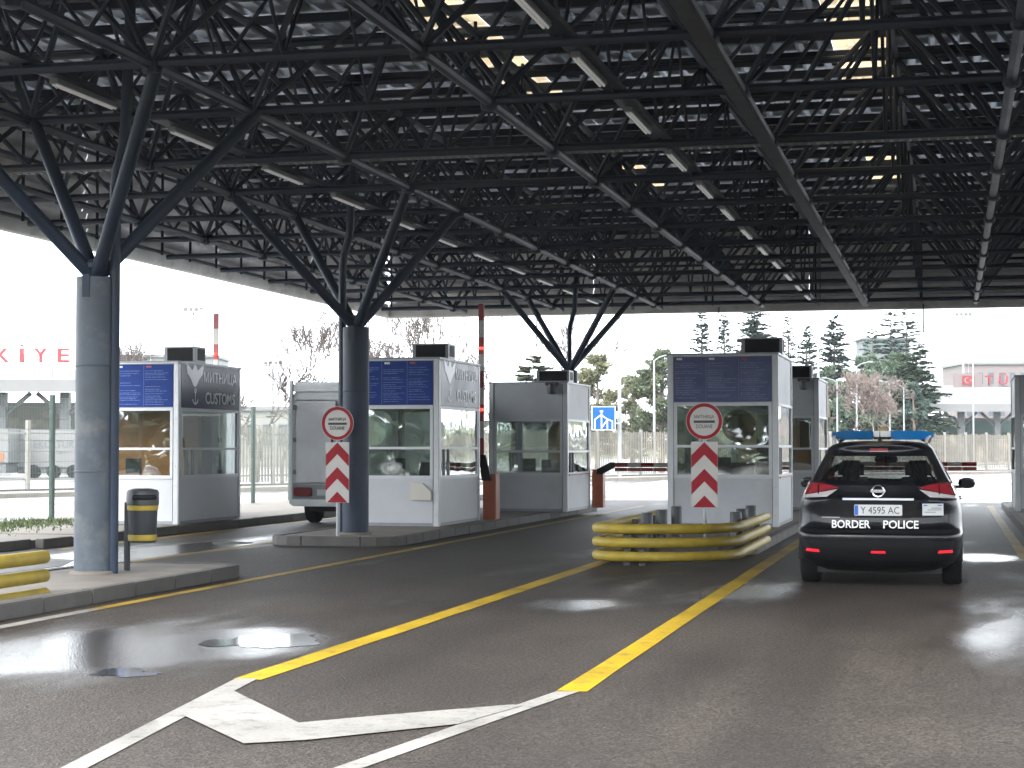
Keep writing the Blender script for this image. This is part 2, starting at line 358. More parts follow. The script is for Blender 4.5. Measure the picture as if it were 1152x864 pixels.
def text(name, s, h, m, parent, mw, bold=.0, width=None, ext=.004):
    """real lettering: flat extruded glyphs, cap height h, centred, lying in local XY before mw"""
    key = (s, h, bold, width, ext)
    if key not in TXT:
        cu = bpy.data.curves.new('t', 'FONT'); cu.body = s; cu.size = 1; cu.align_x = 'CENTER'; cu.extrude = ext / h; cu.offset = bold; cu.resolution_u = 3
        o = bpy.data.objects.new('t', cu); C.objects.link(o)
        dg = bpy.context.evaluated_depsgraph_get(); dg.update()
        me = bpy.data.meshes.new_from_object(o.evaluated_get(dg)); bpy.data.objects.remove(o)
        vs = np.array([v.co[:] for v in me.vertices])
        lo = vs.min(0); hi = vs.max(0); sy = h / (hi[1] - lo[1]); sx = sy if width is None else width / (hi[0] - lo[0])
        for v in me.vertices:
            v.co = ((v.co.x - (lo[0] + hi[0]) / 2) * sx, (v.co.y - (lo[1] + hi[1]) / 2) * sy, v.co.z * h)
        TXT[key] = me
    me = TXT[key].copy(); me.materials.clear(); me.materials.append(MATS[m])
    return link(name, me, parent, mw)
def face_front(x, y, z): return Matrix.Translation((x, y, z)) @ Matrix.Rotation(math.pi / 2, 4, 'X')          # reads from -Y
def face_right(x, y, z): return Matrix.Translation((x, y, z)) @ Matrix.Rotation(math.pi / 2, 4, 'Z') @ Matrix.Rotation(math.pi / 2, 4, 'X')  # reads from +X
def arc(cx, cz, r, a0, a1, n): return [(cx + r * math.cos(R(a0 + (a1 - a0) * i / n)), cz + r * math.sin(R(a0 + (a1 - a0) * i / n))) for i in range(n + 1)]

# ------------------------------------------------------------------ the setting: ground, roads, islands, markings
struct(MB().add([(-3000, -3000, -.03), (3000, -3000, -.03), (3000, 3000, -.03), (-3000, 3000, -.03)], [(0, 1, 2, 3)]).build('ground', 'grass', recalc=False))
struct(MB().add([(-60, -60, -.006), (90, -60, -.006), (90, 230, -.006), (-60, 230, -.006)], [(0, 1, 2, 3)]).build('outer_road', 'asphalt_far', recalc=False))
road = struct(MB().add([(-14.2, -40, 0), (30, -40, 0), (30, 53, 0), (-14.2, 53, 0)], [(0, 1, 2, 3)]).build('road', 'asphalt', recalc=False))

def rrect(x0, x1, y0, y1, r, n=6):
    pts = []
    for cx, cy, a in ((x1 - r, y0 + r, -90), (x1 - r, y1 - r, 0), (x0 + r, y1 - r, 90), (x0 + r, y0 + r, 180)):
        for i in range(n + 1):
            t = R(a + 90 * i / n); pts.append(Vector((cx + r * math.cos(t), cy + r * math.sin(t))))
    return pts
def resample(pts, step):
    """closed polyline -> list of chunks of about `step` length, each a list of (point, inward normal)"""
    P = pts + [pts[0]]; seg = [(P[i + 1] - P[i]).length for i in range(len(P) - 1)]; tot = sum(seg); N = max(3, round(tot / step))
    def pos(s):
        s %= tot
        for i, l in enumerate(seg):
            if s <= l and l > 1e-6:
                d = (P[i + 1] - P[i]) / l; return P[i] + d * s, Vector((-d.y, d.x))
            s -= l
        return P[0], Vector((0, 1))
    out = []
    for k in range(N):
        a, b = tot * k / N, tot * (k + 1) / N
        out.append([pos(a + .003 + (b - a - .006) * j / 4) for j in range(5)])
    return out
def island(name, x0, x1, y0, y1, r, h=.15, kw=.14):
    poly = rrect(x0, x1, y0, y1, r)
    inner = rrect(x0 + kw, x1 - kw, y0 + kw, y1 - kw, max(.05, r - kw))
    top = struct(MB().prism([p[:] for p in inner], 0.0, h - .012).build(name, 'concrete'))
    for ch in resample(poly, .98):
        outer = [p for p, nn in ch]; inn = [p + nn * (kw - .003) for p, nn in ch]
        dz = random.uniform(-.006, .004)
        MB().prism([p[:] for p in outer] + [p[:] for p in reversed(inn)], 0, h + dz).build('kerb_stone', 'kerb', top, bevel=.012)
    return top
island('traffic_island', -10.15, -8.25, 8.0, 20.9, .45)
island('traffic_island', -10.6, -8.42, 27.3, 44.6, .55)
island('traffic_island', -5.06, -2.74, 26.1, 46.5, .75)
island('traffic_island', 1.2, 3.6, 29.0, 49, .5)
# verge by the mesh fence: paved strip carrying the leftmost booth, grass towards the camera
vg = struct(MB().box(-17.6, -13.56, 27.5, 60, 0, .138).build('pavement', 'concrete'))
for k in range(33):
    MB().box(-13.56, -13.42, 27.5 + k * .98 + .006, 27.5 + (k + 1) * .98 - .006, 0, .15 + random.uniform(-.005, .004)).build('kerb_stone', 'kerb', vg, bevel=.012)
vg2 = struct(MB().prism([(-26, 8), (-14.05, 8), (-14.05, 24.5), (-13.42, 27.5), (-26, 27.5)], 0, .12).build('verge', 'concrete'))
for k in range(20):
    y0 = 8 + k * .98
    sx = 0 if y0 < 23.6 else .2 * (y0 - 23.6)
    if y0 + .98 < 27.6: MB().box(-14.05 + sx, -13.9 + sx, y0 + .006, y0 + .974, 0, .145).build('kerb_stone', 'kerb', vg2, bevel=.012)
# grass tuft on the verge
gm = MB()
for k in range(3600):
    x = random.gauss(-16.6, .7); y = random.uniform(26.0, 32.6)
    if x > -14.4 or x < -20: continue
    z0 = .12 if y < 27.5 else .138; h = random.uniform(.03, .09); a = random.uniform(0, 6.28); w = .012; lx, ly = random.gauss(0, .03), random.gauss(0, .03)
    gm.add([(x - w * math.cos(a), y - w * math.sin(a), z0), (x + w * math.cos(a), y + w * math.sin(a), z0), (x + lx, y + ly, z0 + h)], [(0, 1, 2)])
tag(stuff(gm.build('verge_grass', 'grass', recalc=False)), 'low green grass on the verge by the mesh fence', 'grass')

def ground_poly(name, pts, m, z, label=None, cat='road marking'):
    vs = [(p[0], p[1], z) for p in pts]
    o = MB().add(vs, [tuple(range(len(vs)))]).build(name, m, recalc=False)
    me = o.data
    if me.polygons[0].normal.z < 0: me.flip_normals()
    return struct(o)
def px(*pts): return [unp(x, y)[:2] for x, y in pts]
def strip(name, x0, x1, y0, y1, w, m, z=.004, n=24):
    L_ = []; R_ = []
    for i in range(n + 1):
        t = i / n; x = x0 + (x1 - x0) * t; y = y0 + (y1 - y0) * t
        L_.append((x - w / 2 + random.uniform(-.006, .006), y)); R_.append((x + w / 2 + random.uniform(-.006, .006), y))
    return ground_poly(name, L_ + R_[::-1], m, z)
strip('lane_line', -4.58, -4.60, 11.55, 24.7, .2, 'road_yellow')
strip('lane_line', -2.36, -2.50, 11.47, 46, .19, 'road_yellow')
strip('lane_line', -7.98, -7.93, 16.2, 48, .15, 'road_yellow_old')
strip('lane_line', -7.97, -7.98, 8.0, 16.2, .15, 'road_white')
strip('lane_line', -10.78, -10.8, 22.2, 46, .14, 'road_yellow_old')
strip('lane_line', -13.15, -13.15, 25.5, 50, .14, 'road_yellow_old')
strip('lane_line', .98, .95, 26.5, 50, .16, 'road_yellow_old')
ground_poly('lane_line', px((66, 866), (96, 866), (290, 764), (265, 764)), 'road_white', .005)
ground_poly('marking_patch', px((204, 805), (259, 776.5), (336, 814.5), (430, 806), (576, 794), (588, 795), (515, 816), (345, 834), (274, 838)), 'road_white', .0085)
ground_poly('lane_line', px((372, 866), (405, 866), (590, 800), (652, 778.5), (626, 778.5), (515, 816)), 'road_white', .005)
ground_poly('marking_patch', px((-40, 633), (20, 627), (84, 630), (70, 637), (-40, 650)), 'road_white', .005)  # plain white patch on the road left of the near island
ground_poly('lane_line', px((676, 560), (686, 561), (712, 551), (780, 545), (780, 543), (705, 548)), 'road_white', .004)
ground_poly('lane_line', px((960, 551), (1140, 545), (1140, 543.5), (960, 549)), 'road_white', .004)

mh = unp(262, 611); o = MB().lathe([(.33, 0), (.33, .006), (.30, .009)], (mh.x, mh.y, .0), 28).build('manhole_cover', 'kerb'); tag(o, 'round iron manhole cover in the lane left of the column islands', 'manhole cover')
def puddle(cx, cy, rx, ry, seed, label):
    rnd = random.Random(seed); ph = [rnd.uniform(0, 6.28) for _ in range(6)]
    pts = []
    for k in range(72):
        t = 2 * math.pi * k / 72
        q = 1 + .20 * math.sin(2 * t + ph[0]) + .13 * math.sin(3 * t + ph[1]) + .10 * math.sin(5 * t + ph[2]) + .07 * math.sin(9 * t + ph[3]) + .04 * math.sin(15 * t + ph[4])
        pts.append((cx + rx * q * math.cos(t), cy + ry * q * math.sin(t)))
    return ground_poly('puddle', pts, 'water', .0032)
p = unp(300, 721); puddle(p.x, p.y, .36, .62, 3, '')
p = unp(140, 757); puddle(p.x, p.y, .22, .22, 9, '')

# ------------------------------------------------------------------ the canopy
H, M = 5.49, 2.88
X0 = -9.43
BX = [X0 + (k + .5) * M for k in range(-2, 8)]
BY = [14.5, 17.4, 20.2, 23.6, 26.6, 29.5, 32.4, 35.4, 38.3, 41.25, 44.2, 47.1, 50.2]
TX = [BX[0] - M / 2] + [(a + b) / 2 for a, b in zip(BX, BX[1:])] + [BX[-1] + M / 2]
TY = [BY[0] - 1.4] + [(a + b) / 2 for a, b in zip(BY, BY[1:])] + [BY[-1] + 1.3]
ZT = 7.42
EX0, EX1, EY0, EY1 = -16.17, 14.6, 12.9, 51.85
can = thing('canopy', 'huge dark steel space frame canopy with corrugated metal roof spanning all lanes', 'canopy', (-.8, 29.4, 0))
CO = Vector((-.8, 29.4, 0))
UNIT = {}
def unit_tube(n, m):
    if (n, m) not in UNIT: UNIT[(n, m)] = MB().tube((0, 0, 0), (0, 0, 1), 1, n=n).mesh('member', m, smooth=True)
    return UNIT[(n, m)]
def unit_box(m):
    if ('b', m) not in UNIT: UNIT[('b', m)] = MB().box(-.5, .5, -.5, .5, 0, 1).mesh('member', m)
    return UNIT[('b', m)]
def member(name, p0, p1, r, parent, origin, n=8, m='steel', me=None, ry=None):
    p0 = Vector(p0) - origin; p1 = Vector(p1) - origin; d = p1 - p0
    q = d.to_track_quat('Z', 'Y')
    mw_ = Matrix.LocRotScale(p0, q, Vector((r, ry or r, d.length)))
    return link(name, me or unit_tube(n, m), parent, mw_)
for x in BX:
    member('bottom_chord', (x, EY0 + .4, H), (x, EY1 - .25, H), .06, can, CO)
for y in BY:
    member('bottom_chord', (EX0 + .3, y, H + .015), (EX1 - .3, y, H + .015), .055, can, CO)
for x in TX:
    member('top_chord', (x, EY0 + .3, ZT), (x, EY1 - .3, ZT), .055, can, CO)
for y in TY:
    member('top_chord', (EX0 + .3, y, ZT + .01), (EX1 - .3, y, ZT + .01), .055, can, CO)
diag = []
for i, x in enumerate(BX):
    for j, y in enumerate(BY):
        for tx in (TX[i], TX[i + 1]):
            for ty in (TY[j], TY[j + 1]):
                a = Vector((x, y, H)); b = Vector((tx, ty, ZT)); mid = (a + b) / 2
                lat = mid.x * math.cos(YAW) + mid.y * math.sin(YAW); dd = -mid.x * math.sin(YAW) + mid.y * math.cos(YAW)
                vis = dd > 12 and abs(lat / dd) < .30 and (mid.z - ZC) / dd < .26
                diag.append((0 if vis else 1, dd, a, b))
diag.sort(key=lambda t: (t[0], t[1]))
for k, (v, dd, a, b) in enumerate(diag[:300]): member('diagonal_brace', a, b, .04, can, CO, n=6)
sm = MB()
for v, dd, a, b in diag[300:]: sm.tube(a - CO, b - CO, .04, n=6, caps=False)
stuff(sm.build('diagonal_bracing', 'steel', can, recalc=False))
# slimmer secondary struts from the middle of each bottom chord bay up to the top grid
sec = []
for i in range(len(BX) - 1):
    for j in range(len(BY)):
        for ty in (TY[j], TY[j + 1]): sec.append((Vector(((BX[i] + BX[i + 1]) / 2, BY[j], H)), Vector((TX[i + 1], ty, ZT))))
for i in range(len(BX)):
    for j in range(len(BY) - 1):
        for tx in (TX[i], TX[i + 1]): sec.append((Vector((BX[i], (BY[j] + BY[j + 1]) / 2, H)), Vector((tx, TY[j + 1], ZT))))
def sec_key(ab):
    mid = (ab[0] + ab[1]) / 2; lat = mid.x * math.cos(YAW) + mid.y * math.sin(YAW); dd = -mid.x * math.sin(YAW) + mid.y * math.cos(YAW)
    return (0 if dd > 12 and abs(lat / dd) < .30 and (mid.z - ZC) / dd < .26 else 1, dd)
sec.sort(key=sec_key)
for a, b in sec[:300]: member('secondary_strut', a, b, .024, can, CO, n=6)
sm = MB()
for a, b in sec[300:]: sm.tube(a - CO, b - CO, .024, n=5, caps=False)
stuff(sm.build('secondary_strutting', 'steel', can, recalc=False))
# node plates where members meet over the lanes
nm = MB().lathe([(.02, -.11), (.09, -.09), (.115, 0), (.09, .09), (.02, .11)], n=8).mesh('node', 'steel', smooth=True)
for x in BX:
    for y in BY: link('node', nm, can, Matrix.Translation(Vector((x, y, H)) - CO))
# purlins, posts, deck
PY = []
y = EY0 + .5
while y < EY1: PY.append(y); y += 1.42
for y in PY: member('purlin', (EX0 + .1, y, 7.70), (EX1 - .1, y, 7.70), .09, can, CO, me=unit_box('steel_dark'), ry=.13)
for x in TX:
    for y in TY: member('purlin_post', (x, y, ZT), (x, y, 7.6), .03, can, CO, n=6)
ZD = 7.79
def corrugated(x0, x1, per, dep):
    """cross-section points of a trapezoid sheet"""
    pts = []; x = x0
    while x < x1 - 1e-4:
        for f, h in ((0, 0), (.62, 0), (.70, dep), (.92, dep)):
            if x + per * f <= x1 + 1e-4: pts.append((x + per * f, h))
        x += per
    pts.append((x1, 0)); return pts
SKX = [(-7.5, -6.62), (-1.76, -.86), (4.0, 4.9)]
def deck_strip(x0, x1, y0, y1, name='roof_sheet', m='deck'):
    pr = corrugated(x0, x1, .34, .055); vs = []; fs = []
    for yy in (y0, y1): vs += [(x - CO.x, yy - CO.y, ZD + h) for x, h in pr]
    n = len(pr)
    fs = [(i, i + 1, n + i + 1, n + i) for i in range(n - 1)]
    return MB().add(vs, fs).build(name, m, can, recalc=False)
cuts = [EX0] + [v for s in SKX for v in s] + [EX1]
sky_y = [(23.3, 31.8), (39.5, 43.8)]
for i in range(0, len(cuts), 2): deck_strip(cuts[i], cuts[i + 1], EY0, EY1)
for (a, b) in SKX:
    ys = [EY0] + [v for s in sky_y for v in s] + [EY1]
    for i in range(0, len(ys), 2): deck_strip(a + .002, b - .002, ys[i], ys[i + 1])
    for (s0, s1) in sky_y:
        n = round((s1 - s0) / 1.42)
        for k in range(n):
            deck_strip(a + .003, b - .003, s0 + (s1 - s0) * k / n + .004, s0 + (s1 - s0) * (k + 1) / n - .004, 'skylight_sheet', 'skylight')
# perimeter cladding with horizontal ribs, girts, gutter
def clad(p0, p1, z0, z1, inward):
    p0 = Vector(p0); p1 = Vector(p1); vs = []; pr = []; nz = round((z1 - z0) / .29); q = (z1 - z0) / nz
    for k in range(nz): pr += [(z0 + k * q, .13), (z0 + k * q + q * .62, .02), (z0 + k * q + q * .9, .0), (z0 + k * q + q * .94, .10)]
    pr.append((z1, .13)); n = len(pr)
    for p in (p0, p1): vs += [(p.x - inward[0] * h - CO.x, p.y - inward[1] * h - CO.y, z) for z, h in pr]
    MB().add(vs, [(i, i + 1, n + i + 1, n + i) for i in range(n - 1)]).build('fascia_sheet', 'fascia', can, recalc=False)
def run(a, b, step):
    n = max(1, round((b - a) / step)); return [(a + (b - a) * k / n + .003, a + (b - a) * (k + 1) / n - .003) for k in range(n)]
for a, b in run(EX0, EX1, 6): clad((a, EY1), (b, EY1), H + .02, 7.82, (0, -1)); clad((a, EY0), (b, EY0), H + .02, 7.82, (0, 1))
for a, b in run(EY0, EY1, 6): clad((EX0, a), (EX0, b), H + .02, 7.82, (1, 0)); clad((EX1, a), (EX1, b), H + .02, 7.82, (-1, 0))
for z in (5.62, 6.15, 6.7, 7.2):
    member('girt', (EX0 + .1, EY1 - .13, z), (EX1 - .1, EY1 - .13, z), .035, can, CO, n=6, m='steel_dark')
    member('girt', (EX0 + .13, EY0 + .1, z), (EX0 + .13, EY1 - .2, z), .035, can, CO, n=6, m='steel_dark')
for x in TX + BX:
    member('girt_post', (x, EY1 - .19, 5.55), (x, EY1 - .19, 7.6), .03, can, CO, n=6, m='steel_dark')
for y in TY + BY:
    member('girt_post', (EX0 + .19, y, 5.55), (EX0 + .19, y, 7.6), .03, can, CO, n=6, m='steel_dark')
def gutter(p0, p1):
    p0 = Vector(p0); p1 = Vector(p1); d = (p1 - p0).normalized(); nx = Vector((d.y, -d.x))
    prof = [(-.05, .16), (-.05, -.04), (.0, -.11), (.10, -.13), (.17, -.08), (.19, .02), (.17, .03)]
    vs = []
    for p in (p0, p1): vs += [(p.x + nx.x * u - CO.x, p.y + nx.y * u - CO.y, H + w) for u, w in prof]
    n = len(prof); fs = [(i, i + 1, n + i + 1, n + i) for i in range(n - 1)]
    o = MB().add(vs, fs).build('gutter', 'gutter', can, smooth=True)
gutter((EX0, EY1 + .1), (EX0, EY0 - .1)); gutter((EX1 + .1, EY1), (EX0 - .1, EY1)); gutter((EX0 - .1, EY0), (EX1 + .1, EY0)); gutter((EX1, EY0), (EX1, EY1))
# rain pipes hanging at the far edge
for xx, yy, z0, z1, mm, rr in ((585, None, 4.45, 5.5, 'steel', .02), (805, None, 4.5, 5.5, 'steel', .02), (1040, None, 4.7, 5.5, 'steel', .02)):
    q = at(xx, 51.0); member('rod', (q.x, EY1 - .1, z0), (q.x, EY1 - .1, z1), rr, can, CO, n=6, m=mm)
for xx in (688, 916):
    q = at(xx, 48.9); member('downpipe', (q.x, EY1 - .3, 5.45), (q.x, EY1 - .3, 7.35), .05, can, CO, n=8, m='galv')
# cable trays and battens
for x in (X0, X0 + 2 * M, X0 + 4 * M):
    lab = {0: 'over the column row at left', 1: 'over the lane left of the police car', 2: 'above the rightmost lane'}[round((x - X0) / (2 * M))]
    lab2 = lab.replace('over the lane left of the police car', 'above the lane with yellow lines').replace('over the column row at left', 'above the columns')
    ct = tag(MB().box(-.11, .11, 13.2 - 29.4, 50.5 - 29.4, 0, .06).build('cable_tray', 'steel', None), 'long dark cable tray ' + lab, 'cable tray', 'cable trays under the canopy'); ct.location = (x, 29.4, H + .07)
    for k, (ya, yb) in enumerate(zip(BY, BY[1:])):
        yc = (ya + yb) / 2
        nth = ['first', 'second', 'third', 'fourth', 'fifth', 'sixth', 'seventh', 'eighth', 'ninth', 'tenth', 'eleventh', 'twelfth', 'thirteenth', 'fourteenth']
        lt = thing('strip_light', 'white strip light, %s from the far end %s' % (nth[len(BY) - 2 - k], lab2), 'strip light', (x, yc, H - .055), 0, 'strip lights under the canopy')
        MB().box(-.05, .05, -.75, .75, .05, .11).build('housing', 'galv', lt, bevel=.006)
        MB().tube((-.022, -.72, .04), (-.022, .72, .04), .014, n=8).build('lamp_tube', 'tube_lamp', lt, smooth=True)
        MB().tube((.022, -.72, .04), (.022, .72, .04), .014, n=8).build('lamp_tube', 'tube_lamp', lt, smooth=True)
ct = MB()
for k in range(int(30 / .12)): ct.box(-15.4 + k * .12 + 0, -15.4 + k * .12 + .035, -.07, .07, 0, .05)
ct.box(-15.4, 14.4, -.075, -.07, 0, .10).box(-15.4, 14.4, .07, .075, 0, .10)
o = tag(ct.build('cable_tray', 'galv', None, recalc=False), 'pale perforated cable tray crossing under the canopy', 'cable tray'); o.location = (0, 24.5, H + .08)
bt = tag(MB().box(-.075, .075, -16.2, 20.8, 0, .07).build('cable_trunking', 'black', None), 'wide dark trunking running lengthwise above the police car lane', 'trunking'); bt.location = (BX[4], 29.4, H - .165)

# columns with four branching struts
def column(x, y, ztop, label, worn, pipe_dx, ny, rad=.215):
    c = thing('column', label, 'column', (x, y, .0), 0, 'tree-shaped columns of the canopy')
    o = Vector((x, y, 0)); base = .138
    MB().lathe([(rad + .045, base - .02), (rad + .045, base + .02), (rad + .02, base + .035)], n=28).build('base_collar', 'concrete', c)
    MB().lathe([(rad, base), (rad, ztop - .01), (rad - .01, ztop)], n=32).build('shaft', 'steel_column' if worn else 'steel', c, smooth=True)
    for z in (1.28, 2.46): MB().lathe([(rad + .0005, z - .012), (rad + .005, z - .005), (rad + .005, z + .005), (rad + .0005, z + .012)], n=32).build('weld_seam', 'steel_column' if worn else 'steel', c, smooth=True)
    for a in (268,): MB().box(-.045, .045, -.008, .008, ztop - .24, ztop + .02).build('gusset', 'steel', c).matrix_local = Matrix.Translation((rad * math.cos(R(a)), rad * math.sin(R(a)), 0)) @ Matrix.Rotation(R(a + 90), 4, 'Z')
    MB().lathe([(.10, ztop - .05), (.10, ztop + .10), (.14, ztop + .10), (.14, ztop + .16), (.06, ztop + .2)], n=16).build('branch_socket', 'steel', c, smooth=True)
    for sx in (-1, 1):
        for yy in ny:
            t = Vector((x + sx * M / 2, yy, H)) - o; b0 = Vector((sx * .05, .05 * (1 if yy > y else -1), ztop + .05))
            link('branch', MB().tube(b0, t, .08, .075, n=14).mesh('branch', 'steel', smooth=True), c)
    # rain pipe strapped to the shaft, swan-necked above the head
    pts = [(pipe_dx, .02, base), (pipe_dx, .02, ztop + .3), (pipe_dx + .0, .02, ztop + 1.0), (pipe_dx + .03, .0, ztop + 1.18), (pipe_dx + .14, -.05, ztop + 1.5), (pipe_dx + .22, -.1, H + .7), (pipe_dx + .22, -.1, 7.6)]
    MB().path(pts, .062, n=12).build('rain_pipe', 'steel', c, smooth=True)
    for z in (1.2, 2.4, ztop - .15): MB().box(min(pipe_dx, 0) + (.02 if pipe_dx < 0 else .1), max(pipe_dx, 0) - (-.0 if pipe_dx > 0 else .1), -.03, .07, z, z + .04).build('pipe_clip', 'galv', c)
    return c
column(-9.36, 18.95, 3.46, 'thick worn blue-grey steel column beside the litter bin', True, .225, (17.4, 20.2))
column(-9.43, 28.45, 3.50, 'dark steel column behind the round sign on the middle island', False, -.24, (26.6, 29.5))
column(-9.43, 45.6, 3.50, 'dark branching column rising behind the far grey booth', False, .0, (44.2, 47.1))
for yy, ny, lab in ((18.95, (17.4, 20.2), 'near'), (28.2, (26.6, 29.5), 'middle'), (45.6, (44.2, 47.1), 'far')):
    column(X0 + 6 * M, yy, 3.5, lab + ' column of the row right of the police car lane', False, .225, ny)

# ------------------------------------------------------------------ control booths
def booth(label, xl, xr, yf, L, ztop, poster=None, sign=False, white=False, wins=True, disp=None, camera=False, inside=None, disc=False, tray=False, lip=False):
    w = xr - xl; hw = w / 2; h = ztop - .15
    b = thing('booth', label, 'booth', ((xl + xr) / 2, yf + L / 2, .145), 0, 'control booths on the islands')
    y0, y1 = -L / 2, L / 2; pw = .11
    pm = 'panel_white' if white else 'panel'
    MB().box(-hw + .02, hw - .02, y0 + .02, y1 - .02, 0, .06).build('plinth', 'alu_dark', b)
    for sx in (-1, 1):
        for yy in (y0, y1 - pw):
            xa = -hw if sx < 0 else hw - pw
            MB().box(xa, xa + pw, yy, yy + pw, .0, h).build('corner_post', 'alu', b, bevel=.012)
    MB().box(-hw - .012, hw + .012, y0 - .012, y1 + .012, h, h + .045).build('roof', 'alu_dark', b, bevel=.01)
    zl, zr, zt = .86 * h / 2.95, 1.38 * h / 2.95, 2.08 * h / 2.95
    def wall(side):
        # side: axis helper mapping (u along face, depth v into the booth) to x,y
        if side == 'front': f = lambda u, v: (u, y0 + v); n = hw
        elif side == 'back': f = lambda u, v: (-u, y1 - v); n = hw
        elif side == 'right': f = lambda u, v: (hw - v, u); n = L / 2
        else: f = lambda u, v: (-hw + v, -u); n = L / 2
        def bx(u0, u1, v0, v1, z0, z1):
            (xa, ya), (xb, yb) = f(u0, v0), f(u1, v1)
            return MB().box(min(xa, xb), max(xa, xb), min(ya, yb), max(ya, yb), z0, z1)
        a, c = -n + pw + .002, n - pw - .002
        bx(a, c, .018, .06, .06, zl - .03).build('lower_panel', pm, b)
        top = bx(a, c, .018, .06, zt + .05, h - .002).build('upper_panel', pm, b)
        fr = []
        nwin = 1
        # frame bars
        bx(a, c, .0, .07, zl - .03, zl + .035).build('window_sill', 'alu', b, bevel=.006)
        bx(a, c, .0, .07, zt, zt + .05).build('window_head', 'alu', b, bevel=.006)
        bx(a + .06, c - .06, .006, .066, zr - .02, zr + .025).build('window_rail', 'alu', b, bevel=.005)
        for u in (a, c - .06): bx(u, u + .06, .006, .066, zl + .035, zt).build('window_stile', 'alu', b, bevel=.005)
        if side in ('right', 'left'):
            # small service hatch in the lower row
            for k in range(2):
                u = a + .06 + (.22 + .30 * k) * (1 if side == 'right' else 1)
                bx(u, u + .035, .004, .064, zl + .035, zr - .02).build('window_stile', 'alu_dark', b)
        bx(a + .06, c - .06, .03, .036, zr + .025, zt).build('window_pane', 'glass', b)
        bx(a + .06, c - .06, .03, .036, zl + .035, zr - .02).build('window_pane', 'glass', b)
        return a, c
    for s in ('front', 'right', 'back', 'left'): a, c = wall(s)
    for sx in (-1, 1):      # dark gaskets between posts and panels on the front
        xa = sx * (hw - pw) - (.006 if sx > 0 else 0)
        MB().box(xa, xa + .006, y0 + .006, y0 + .02, .06, h - .004).build('gasket', 'black', b)
        for z in (.2, .7, zl + .2, zt - .15, h - .15): MB().lathe([(.009, 0), (.009, .004), (.004, .006)], (0, 0, 0), 6).build('screw', 'galv', b).matrix_local = Matrix.Translation((sx * (hw - pw / 2), y0, z)) @ Matrix.Rotation(R(90), 4, 'X')
    rn = random.Random(label + 'p')
    for k in range(3):      # notices taped inside the service side
        u = rn.uniform(y0 + .35, y1 - .5); z = rn.uniform(zl + .08, zl + .2); ww = rn.uniform(.14, .22)
        MB().box(hw - .046, hw - .043, u, u + ww, z, z + ww * 1.25).build('notice', 'paper', b)
    MB().path([(-hw + .2, y1 - .2, h + .046), (-hw + .25, y1 - .3, h + .12), (0, y0 + L * .5, h + .06), (hw - .3, y0 + L * .45, h + .06)], .012, n=5).build('cable', 'black', b)
    MB().box(-hw + .01, hw - .01, y0 - .02, y0 + .0, h - .006, h + .012).build('drip_edge', 'alu', b)
    # inside
    MB().box(-hw + .075, hw - .075, y0 + .08, y1 - .08, .06, .075).build('floor_plate', 'interior', b)
    MB().box(-hw + .075, hw - .075, y0 + .08, y1 - .08, h - .06, h - .045).build('inner_ceiling', 'interior', b)
    MB().box(-hw + .09, hw - .14, y0 + .10, y0 + .62, zl - .06, zl - .02).build('desk', 'wood', b)
    if inside == 'wood': MB().box(-hw + .25, -hw + .65, y1 - .55, y1 - .12, .08, 1.9).build('cabinet', 'wood', b)
    MB().box(.02, .34, y1 - .62, y1 - .16, .08, 2.02).build('locker', 'wood', b)
    MB().box(.36, .58, y1 - .50, y1 - .16, .08, 2.02).build('coat_rack', 'bin', b)
    if inside == 'wood':
        MB().box(-hw + .12, hw - .18, y0 + .64, y0 + .66, zl - .0, zr - .03).build('desk_screen', 'orange_board', b)
        MB().box(-hw + .15, hw - .55, y0 + .9, y0 + .93, zr - .02, zt - .02).build('roller_blind', 'orange_board', b)
    MB().box(-.18, .12, y0 + .25, y0 + .29, zl + .06, zl + .34).build('monitor', 'black', b)
    MB().lathe([(.03, .1), (.03, .42), (.22, .45), (.23, .52), (.2, .54)], (.15, .15, 0), 14).build('chair_seat', 'black', b)
    MB().box(-.07, .37, .34, .40, .55, 1.12).build('chair_back', 'black', b, bevel=.02)
    A, Cc = -hw + pw + .01, hw - pw - .01
    if poster:
        pb, pt = ('poster_blue', 'poster_text') if poster == 'bright' else ('poster_dull', 'poster_text_dull')
        p = MB().box(A, Cc, y0 + .002, y0 + .016, zt + .07, h - .02).build('information_board', pb, b)
        rnd = random.Random(label); t = MB(); cw = (Cc - A) / 3; zz = h - .13
        for col in range(3):
            z = zz
            while z > zt + .12:
                if rnd.random() < .86:
                    u0 = A + col * cw + .03; u1 = u0 + (cw - .06) * rnd.uniform(.55, 1)
                    u = u0
                    while u < u1:
                        q = min(u1, u + rnd.uniform(.03, .11)); t.box(u, q - .012, y0 - .0015, y0 + .003, z - rnd.uniform(.008, .013), z); u = q
                z -= rnd.uniform(.028, .05)
        stuff(t.build('printed_text', pt, p, recalc=False))
        for col, m_ in ((0, 'silver_text'), (1, 'silver_text'), (2, 'red_pale')):
            MB().box(A + col * cw + .05, A + col * cw + .15, y0 - .0025, y0 + .002, h - .075, h - .04).build('header_mark', m_, p)
        for col in (1, 2): MB().box(A + col * cw - .003, A + col * cw + .003, y0 - .002, y0 + .002, zt + .075, h - .03).build('column_rule', pt, p)
